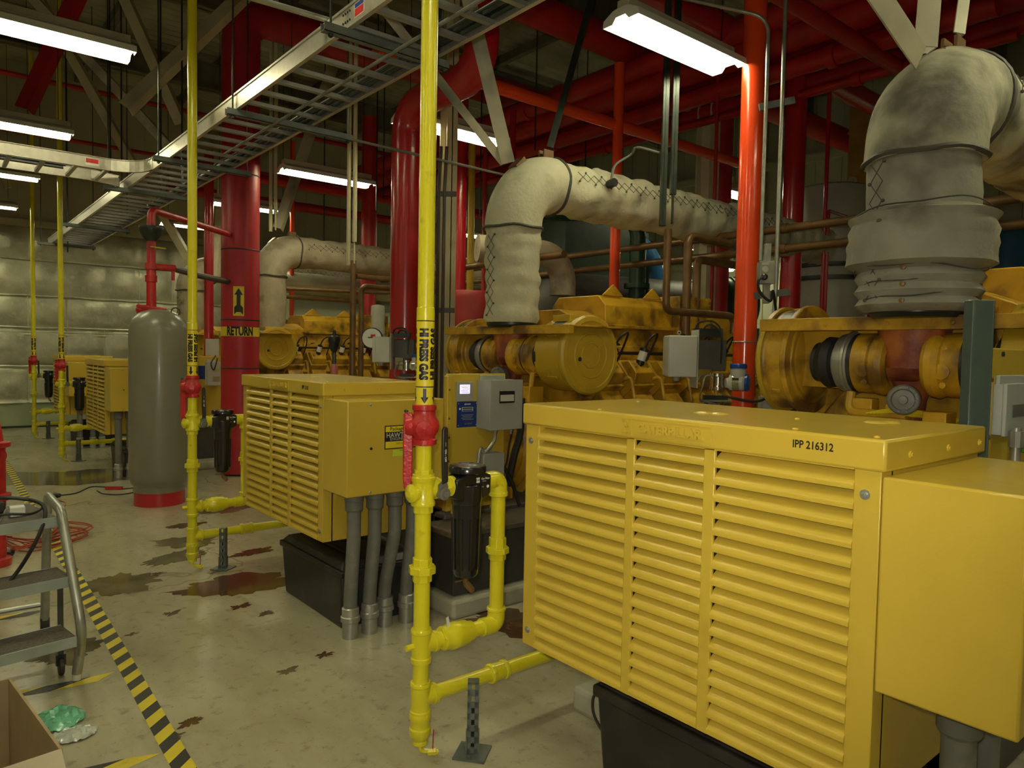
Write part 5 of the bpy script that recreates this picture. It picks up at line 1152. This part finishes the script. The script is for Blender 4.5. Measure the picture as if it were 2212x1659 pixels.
vtank(2165, 9.0, 190, ad(2165, 500, 9.0).z, BLUE, 'blue vessel at the right edge behind the nearest exhaust')
vtank(817, 11, 30, ad(817, 660, 11).z, TANKW, 'slim pale tank left of the bright red riser')
p = ad(1420, 675, 9.6); b = B(); b.lathe((p.x-1.6, p.y+.6, p.z), V((1, -.25, 0)), [(0, -.05), (.3, 0), (.46, .12), (.46, 2.9), (.3, 3.05), (0, 3.1)], 36)
for k in (.5, 2.3): b.box(p.x-1.6+k, p.x-1.3+k, p.y+.3, p.y+.7, 0, p.z-.3)
one('horizontal_tank', b, DGREY, 'dark grey horizontal drum behind the middle engine', 'tank')
p = ad(735, 690, 15.4); b = B(); b.lathe((p.x-1.6, p.y+.1, p.z), V((1, 0, 0)), [(0, -.1), (.5, 0), (.75, .25), (.75, 3.2), (.4, 3.5), (0, 3.55)], 36)
for k in (.6, 2.4): b.box(p.x-1.6+k, p.x-1.3+k, p.y, p.y+.3, 0, p.z-.6)
one('horizontal_tank', b, WPALE, 'large pale green horizontal vessel far behind the tan duct', 'tank')
# green machine behind the fire main
p = ad(1548, 660, 10.0); root = thing('green_compressor', (p.x, p.y, 0), 'dark green machine between the cream column and the fire main', 'machine')
b = B(); b.lathe((p.x-.1, p.y, p.z), V((1, -.6, 0)), [(.30, -.3), (.38, -.25), (.38, .5), (.30, .55)], 28); b.box(p.x-.4, p.x+.6, p.y-.3, p.y+.5, 0, p.z-.3); mk('compressor_body', b, GREEN, root)
b = B(); 
for k in range(6): b.lathe(V((p.x-.1, p.y, p.z))+V((1, -.6, 0)).normalized()*(.1*k-.1), V((1, -.6, 0)), [(.40, 0), (.40, .02)], 28)
mk('cooling_fin', b, GREEN, root)
p = ad(1375, 640, 9.0); b = B(); b.tube(fillet([V((p.x, p.y, 0)), V((p.x, p.y, 3.3)), V((p.x-1.2, p.y+1.2, 3.3))], .3, 6), .10, 16)
for z in (1.9, 2.4): b.lathe((p.x, p.y, z), Z_, [(.16, -.03), (.16, .03)], 16)
one('green_pipe', b, GREEN, 'dark green flanged pipe behind the slim orange red riser', 'pipe')
p = ad(1265, 600, 10.5); b = B(); b.cyl((p.x, p.y, 0), (p.x, p.y, 3.0), .16, 16); b.box(p.x-.8, p.x+.9, p.y-.4, p.y+.4, 2.55, 3.35); 
for k in range(4): b.cyl((p.x-.1+.12*k, p.y-.5, 2.0), (p.x-.1+.12*k, p.y-.5, 2.6), .03, 8)
one('green_unit', b, GREEN, 'dark green hung unit under the middle exhaust run', 'machine')
p = ad(1405, 590, 11.0); b = B(); b.tube([p+V((-.5+.5*sin(a)*1.0, 0, .35-.5+.5*cos(a))) for a in [radians(k*10) for k in range(10)]]+[V((p.x, p.y, p.z-.9))], .22, 18); b.cyl((p.x, p.y, 0), (p.x, p.y, p.z-.4), .2, 12); one('blue_elbow_pipe', b, BLUE, 'blue pipe elbow below the small tilted far light', 'pipe')
p = ad(1200, 590, 8.3); b = B(); b.tube([V((p.x-.9, p.y+.3, p.z+.22))]+[p+V((-.2+.32*sin(a), 0, -.12+.32*cos(a))) for a in [radians(k*10) for k in range(10)]]+[V((p.x+.12, p.y, p.z-.25))], .15, 18); one('jacketed_elbow', b, WRAPT, 'yellowish jacketed elbow right of the middle exhaust riser', 'exhaust duct')
p = ad(640, 606, 11.5); b = B(); b.tube(dense([p+V((-.6, .3, 0)), p+V((2.6, -.7, -.15))], .1), lambda L, c, i: .17+.02*noise.noise(V((L*6, cos(c), sin(c)))), 16); one('jacketed_pipe', b, FOIL, 'silvery jacketed pipe below the tan exhaust duct', 'exhaust duct')
p = ad(1872, 250, 10.5); b = B(); b.box(p.x-.2, p.x+.2, p.y-.15, p.y+.15, 0, 5.2)
for z in (1.2, 2.4, 3.6, 4.8): b.box(p.x-.215, p.x+.215, p.y-.165, p.y+.165, z, z+.03)
one('yellow_duct', b, mat('ochre duct paint', (.36, .22, .03), .5, var=.15), 'ochre square duct rising behind the nearest exhaust elbow', 'duct')
p = ad(1018, 450, 9.2); b = B(); b.cyl((p.x, p.y, 0), (p.x, p.y, 4.2), .045, 12); one('yellow_pipe', b, mat('ochre pipe paint', (.55, .36, .02), .4), 'ochre pipe left of the middle exhaust riser, above the small far light', 'pipe')
p = ad(1380, 560, 9.0); b = B()
for k in range(3): b.cyl((p.x+.05*k, p.y-.03*k, 1.9), (p.x+.05*k, p.y-.03*k, 2.7), .018, 8)
one('green_pipe', b, GREEN, 'cluster of thin green pipes hanging right of the middle exhaust riser', 'pipe')

# ================================================================ FLOOR: HAZARD TAPE, SPILLS, CORDS
def hazard(path, wd, pitch, label, z=.0012, slant=1.0):
    """tape along a floor path; stripes cut across it"""
    b = B(); P = [V((x, y, z)) for x, y in path]; seg = [0]
    for i in range(1, len(P)): seg.append(seg[-1]+(P[i]-P[i-1]).length)
    def at(s):
        i = 1
        while i < len(P)-1 and seg[i] < s: i += 1
        t = (s-seg[i-1])/(seg[i]-seg[i-1]); d = (P[i]-P[i-1]).normalized(); return P[i-1]+d*((seg[i]-seg[i-1])*t), V((-d.y, d.x, 0))
    s = 0; k = 0; h = wd/2; off = wd*slant
    if off < 0: s = -off
    while s < seg[-1]-max(off, 0)-.001:
        a, na = at(s); c, nc = at(min(s+pitch/2, seg[-1])); a2, n2_ = at(s+off); c2, n3_ = at(min(s+off+pitch/2, seg[-1]))
        b.add([a+na*h, c+nc*h, c2-n3_*h, a2-n2_*h], [(0, 1, 2, 3)], k % 2); s += pitch/2; k += 1
    return one('hazard_tape', b, [Y_TAPE, K_TAPE], label, 'floor tape', 'striped floor tapes', sm=0)
def fl_(px, py): p = az(px, py); return (p.x, p.y)
hazard([(.70, .6), (.724, 1.9), fl_(375, 1620), fl_(268, 1428), fl_(160, 1240), fl_(105, 1150), fl_(62, 1085), fl_(20, 1012), (.87, 13.6)], .076, .158, 'long striped tape running along the floor to the back wall')
hazard([(-.6, 4.02), fl_(60, 1497), fl_(248, 1458)], .07, .36, 'striped cross tape on the floor at the ladder foot', slant=-2.3)
hazard([(-.6, 5.02), fl_(0, 1336), fl_(115, 1318)], .07, .36, 'striped cross tape on the floor behind the ladder', slant=-2.3)
hazard([(-.3, 3.02), fl_(235, 1655), fl_(345, 1638)], .07, .36, 'striped cross tape at the bottom edge of the picture', slant=-2.3)
def puddle(px, py, rx, ry, seed, m, label, rot=0, z=.0009, rough=.45):
    c = az(px, py); b = B(); n = 64; pts = []
    for k in range(n):
        a = 2*pi*k/n; rr = 1+rough*noise.noise(V((cos(a)*1.5+seed, sin(a)*1.5, seed)))+rough*.7*noise.noise(V((cos(a)*5+seed, sin(a)*5, 2)))+rough*.35*noise.noise(V((cos(a)*13+seed, sin(a)*13, 4)))
        u, v_ = rx*rr*cos(a), ry*rr*sin(a); pts.append((c.x+u*cos(rot)-v_*sin(rot), c.y+u*sin(rot)+v_*cos(rot), z))
    b.add([V((c.x, c.y, z))]+[V(p) for p in pts], [(0, 1+k, 1+(k+1) % n) for k in range(n)])
    return one('floor_spill', b, m, label, 'spill', 'wet spills on the floor', sm=0)
puddle(520, 1262, .36, .20, 1, WETB, 'big brown spill in front of the second pipe stand', -.2)
puddle(250, 1262, .22, .22, 2, WETG, 'brown spill touching the striped tape', .2)
puddle(385, 1202, .26, .13, 3, WETG, 'dark wet patch at the foot of the second gas riser', .5)
puddle(405, 1170, .26, .16, 4, WETG, 'dark wet patch behind the foot of the second gas riser', -.5)
puddle(400, 1135, .16, .08, 5, WETB, 'narrow brown spill behind the second gas riser', 0)
puddle(550, 1192, .17, .07, 6, WETB, 'small brown spill right of the second pipe stand', .2)
puddle(150, 1030, .85, .50, 7, WETG, 'wide dark wet patch in front of the far enclosures', -.5)
puddle(1095, 1345, .18, .26, 8, WETB, 'brown spill under the nearest yellow filter loop', .3, rough=.7)
puddle(500, 1098, .30, .16, 9, WETG, 'faint wet patch under the louvres of the middle enclosure', .2)
puddle(140, 1410, .16, .16, 10, WETG, 'dark patch beneath the ladder', .6)
for k, (px, py, r_) in enumerate(((655, 1210, .05), (575, 1325, .03), (370, 1325, .03), (520, 1310, .04), (470, 1235, .03), (340, 1240, .03), (285, 1370, .02), (700, 1415, .03), (620, 1450, .03), (412, 1560, .03), (375, 1592, .025))): puddle(px, py, r_*1.6, r_, 20+k, WETB if k % 2 else WETG, 'small dark drip mark on the open floor', .3, z=.0011, rough=.8)
def cord(pts, r, m, label, name='extension_cord', grp=None, z=None):
    P = [az(px, py, r if z is None else z) for px, py in pts]; b = B(); b.tube(spline(P, 8), r, 7); return one(name, b, m, label, 'cord', grp)
cord([(100, 1070), (128, 1070), (165, 1065), (195, 1052), (225, 1052), (262, 1056), (300, 1052)], .006, BLK, 'black cord on the floor left of the grey tank')
cord([(210, 1060), (225, 1067), (262, 1068), (298, 1062), (320, 1058)], .006, BLK, 'second black cord loop on the floor by the grey tank')
cord([(100, 1074), (112, 1078), (140, 1085), (138, 1095), (126, 1106)], .005, ORC, 'thin red cord on the floor beside the striped tape')
b = B(); a, c = az(228, 1054, .02), az(264, 1054, .02); b.bar(a, c, .03, .03); one('cord_connector', b, REDV, 'red cord connector on the floor left of the grey tank', 'connector')
b = B(); a, c = az(110, 1070, .02), az(130, 1070, .02); b.tube([a, (a+c)/2, c], lambda L, q, i: .03 if i == 1 else .018, 8); one('cord_connector', b, BLK, 'black cord plug on the floor near the striped tape', 'connector')
P = []; rnd = random.Random(3); cx, cy = az(45, 1165).x, az(45, 1165).y
for k in range(70):
    a = k*1.15; rr = .22+.12*sin(k*1.7)+.05*rnd.random(); P.append(V((cx+.05+rr*1.15*cos(a), cy+rr*1.6*sin(a), .008+.0009*k)))
b = B(); b.tube(spline(P, 4), .005, 6); one('extension_cord', b, ORC, 'tangled red extension cord heaped behind the ladder', 'cord')
b = B(); p = az(15, 1200, .03); b.lathe(p, V((.3, 1, 0)), [(.025, 0), (.03, .03), (.03, .09), (.02, .12)], 12); one('cord_connector', b, BLK, 'black socket end lying in the tangled red cord', 'connector')
cord([(1310, 1480), (1285, 1500), (1280, 1530), (1290, 1560), (1310, 1590), (1330, 1607)], .006, BLK, 'black cord curving beside the black battery box at the bottom', z=.15)
b = B(); p = V((2.22, 1.98, .11)); b.tube(spline([p, p+Z_*.08, p+V((.05, -.02, .16)), p+V((.1, -.05, .3))], 6), .022, 10); one('hose_stub', b, GREYC, 'grey hose stub rising from the pad under the nearest enclosure', 'hose')
b = B(); p = V((2.30, 1.72, .0)); b.cyl(p, p+Z_*.6, .02, 10); one('support_post', b, GREYC, 'thin grey post under the nearest enclosure beside the battery box', 'post')

# ================================================================ ROLLING STEP LADDER (lower left)
ld = thing('step_ladder', (.25, 3.85, 0), 'rolling steel step ladder cut by the left edge', 'ladder')
ZS = (.25, .50, .75); ps = [az(165, 1375, .25), az(155, 1245, .5), az(125, 1117, .75)]
W_ = .62
for k, (z, p) in enumerate(zip(ZS, ps)):
    d = V((1, .17, 0)).normalized(); n = V((-d.y, d.x, 0)); dep = .20 if k < 2 else .42
    c = p-d*(W_/2); b = B(); b.obox(c+n*dep/2+V((0, 0, -.003)), d*W_/2, n*(dep/2-.004), Z_*.003, 0); stp = mk('step', b, TREAD, ld)
    b = B(); b.obox(c-Z_*.022, d*W_/2, n*.003, Z_*.023); b.obox(c+n*dep-Z_*.022, d*W_/2, n*.003, Z_*.023); mk('step_edge', b, STEPA, stp)
    if k == 0: base_p = p
for s, off in (('r', 0), ('l', -W_)):
    f0 = az(166, 1468, 0.0)+V((off, 0, 0)); a = ps[0]+V((off+.012, .0, .03)); t = ps[2]+V((off+.012, .0, .03)); bk = V((t.x, t.y+.44, t.z))
    b = B(); b.tube(fillet([f0+Z_*.03, V((f0.x+.012, f0.y-.01, .13)), a+V((.008, -.01, 0)), t, bk+V((0, 0, 0)), V((bk.x-.01, bk.y+.06, .12))], [.05, .1, .045, .06], 6), .021, 14); mk('side_frame', b, GALV, ld)
    b = B(); b.cyl(f0, f0+Z_*.045, .020, 12); mk('foot_cap', b, WHT, ld)
    b = B(); q = V((f0.x-.05, f0.y+.10, 0)); b.bar(q+Z_*.09, q+Z_*.42, .022, .022); mk('rear_post', b, DGREY, ld)
    b = B(); b.lathe(q+V((-.012, .0, .045)), X_, [(.0, 0), (.04, .002), (.045, .006), (.045, .020), (.04, .024), (0, .026)], 16); b.box(q.x-.02, q.x+.02, q.y-.015, q.y+.015, .05, .10); mk('caster', b, BLK, ld)
    b = B(); q = V((bk.x-.01, bk.y+.06, 0)); b.lathe(q+V((-.012, .0, .045)), X_, [(.0, 0), (.04, .002), (.045, .006), (.045, .020), (.04, .024), (0, .026)], 16); b.box(q.x-.02, q.x+.02, q.y-.015, q.y+.015, .05, .13); mk('caster', b, BLK, ld)
t = ps[2]; b = B(); b.cyl((t.x-W_, t.y+.50, .20), (t.x, t.y+.50, .20), .012, 8); b.cyl((ps[0].x-W_, ps[0].y+.2, .2), (ps[0].x, ps[0].y+.2, .2), .01, 8); mk('cross_bar', b, GALV, ld)
# things on the ladder platform
t = ps[2]
b = B(); b.obox(V((t.x-.145, t.y+.12, .775)), (.03, 0, 0), (0, .03, 0), (0, 0, .022)); one('white_block', b, WHT, 'small white block on the ladder platform', 'box', bevel=.004)
b = B(); b.obox(V((t.x-.42, t.y+.06, .765)), (.10, .02, 0), (-.02, .08, 0), (0, 0, .012)); one('papers', b, mat('pink paper', (.5, .28, .2), .7), 'pinkish papers on the ladder platform at the left edge', 'papers')
b = B(); b.obox(V((t.x-.30, t.y+.20, .785)), (.11, .02, 0), (-.01, .05, 0), (0, 0, .028)); b.lathe((t.x-.24, t.y+.2, .80), Y_, [(.03, 0), (.03, .05)], 10); one('tool_bag', b, BLK, 'dark tool bundle on the ladder platform', 'bag', bevel=.015)
for k, (r_, lab) in enumerate(((.009, 'thick black cable draped over the right corner of the ladder platform'), (.006, 'thinner black cable looped along the back of the ladder platform'))):
    P = [V((t.x-.5, t.y+.16+.06*k, .80)), V((t.x-.30, t.y+.20+.04*k, .83)), V((t.x-.13, t.y+.22-.02*k, .815)), V((t.x-.045, t.y+.09+.04*k, .79))]
    P += [V((t.x-.07, t.y-.025, .70)), V((t.x-.16, t.y-.03, .53)), V((t.x-.28, t.y-.05, .40)), V((t.x-.45, t.y-.08, .27))] if k == 0 else [V((t.x-.10, t.y+.02, .775)), V((t.x-.22, t.y+.01, .785)), V((t.x-.36, t.y-.02, .74)), V((t.x-.46, t.y-.05, .55))]
    b = B(); b.tube(spline(P, 8), r_, 7); one('loose_cable', b, BLK, lab, 'cable', 'cables draped on the ladder')
b = B(); P = [V((t.x-.19, t.y+.10, .79)), V((t.x-.22, t.y-.01, .76)), V((t.x-.30, t.y-.03, .62)), V((t.x-.33, t.y-.04, .4)), V((t.x-.40, t.y-.05, .25))]; b.tube(spline(P, 8), .004, 6); one('loose_cable', b, GREYC, 'thin grey cable hanging in front of the ladder steps', 'cable')
# red equipment cut by the left edge
p = ad(-14, 1000, 5.0); b = B(); b.lathe((p.x, p.y, 0), Z_, [(.10, 0), (.10, .05), (.07, .06), (.07, .45), (.10, .46), (.10, .50), (.07, .51), (.07, .82), (.10, .83), (.10, .86), (.06, .87), (.04, 1.0), (0, 1.02)], 24); q = ad(8, 985, 5.0); b.cyl((p.x, p.y, q.z), (q.x, q.y, q.z), .035, 12)
one('red_hydrant', b, REDV, 'red flanged standpipe just entering the left edge', 'standpipe')

# ================================================================ CARDBOARD BOX AND FILM (bottom left corner)
A = az(20, 1465, .42); Bp = az(132, 1618, .42); 
bx = thing('cardboard_box', ((A.x+Bp.x)/2-.2, (A.y+Bp.y)/2, 0), 'open brown cardboard box in the bottom left corner', 'box')
d = (Bp-A); L_ = d.length; d.normalize(); n = V((d.y, -d.x, 0)); n = n if n.x < 0 else -n
b = B(); t_ = .004; o = A
def wallseg(p, q, z0=0, z1=.42):
    u = (q-p); l = u.length; u.normalize(); m_ = V((-u.y, u.x, 0)); c = (p+q)/2; b.obox((c.x, c.y, (z0+z1)/2), u*l/2, m_*t_, Z_*(z1-z0)/2)
C_ = Bp+n*.6; D_ = A+n*.6
for p, q in ((A, Bp), (Bp, C_), (C_, D_), (D_, A)): wallseg(p, q)
b.obox(((A+C_)/2).to_2d().to_3d()+Z_*.004, d*L_/2, n*.3, Z_*.004); mk('box_wall', b, CARD, bx, sm=0)
b = B(); e = -n; cc = (Bp+C_)/2; dn = (d*.75-Z_*.65).normalized(); b.obox(V((cc.x, cc.y, .42))+dn*.07, n*.3, dn*.07, d.cross(n).normalized()*.0+V((0, 0, 1)).cross(n).normalized()*.002+Z_*.002); mk('box_flap', b, mat('pale cardboard', (.55, .47, .33), .8, var=.05), bx, sm=0)
def film(px, py, rx, ry, m, label, seed, h=.05):
    c = az(px, py); b = B(); N_ = 14; vs = []
    for j in range(N_+1):
        for i in range(N_+1):
            u, v_ = i/N_*2-1, j/N_*2-1; k_ = 1-.35*u*u*v_*v_
            x, y = c.x+rx*u*k_*(1+.2*noise.noise(V((u*3, v_*3, seed)))), c.y+ry*v_*k_
            vs.append((x, y, .004+h*max(0, (1-u*u))*max(0, 1-v_*v_)*(.5+abs(noise.noise(V((u*4+seed, v_*4, seed)))))+.02*abs(noise.noise(V((u*9, v_*9, seed))))))
    b.add(vs, [(j*(N_+1)+i, j*(N_+1)+i+1, (j+1)*(N_+1)+i+1, (j+1)*(N_+1)+i) for j in range(N_) for i in range(N_)])
    return one('crumpled_film', b, m, label, 'plastic film', sm=20)
film(118, 1560, .11, .10, CLEARP, 'crumpled green plastic film on the floor beside the cardboard box', 1)
film(160, 1590, .08, .06, PLAST, 'crumpled clear plastic film next to the green film', 4, .03)
# dark grey floor cabinet behind the black filter, under the lit panel
fc = thing('floor_cabinet', (2.82, 3.57, .11), 'dark grey low cabinet behind the black gas filter, dusty on top', 'cabinet')
b = B(); b.box(2.40, 3.25, 3.42, 3.72, .12, .46); mk('cabinet_case', b, mat('dark grey cabinet paint', (.045, .043, .038), .5, var=.2), fc, bevel=.006)
b = B(); b.box(2.38, 3.27, 3.40, 3.735, .46, .495); mk('cabinet_top', b, mat('dusty dark cabinet top', (.09, .075, .05), .6, var=.3, dirt=(.42, .28, .12), da=.8, ds=4, dth=.52), fc, bevel=.006)
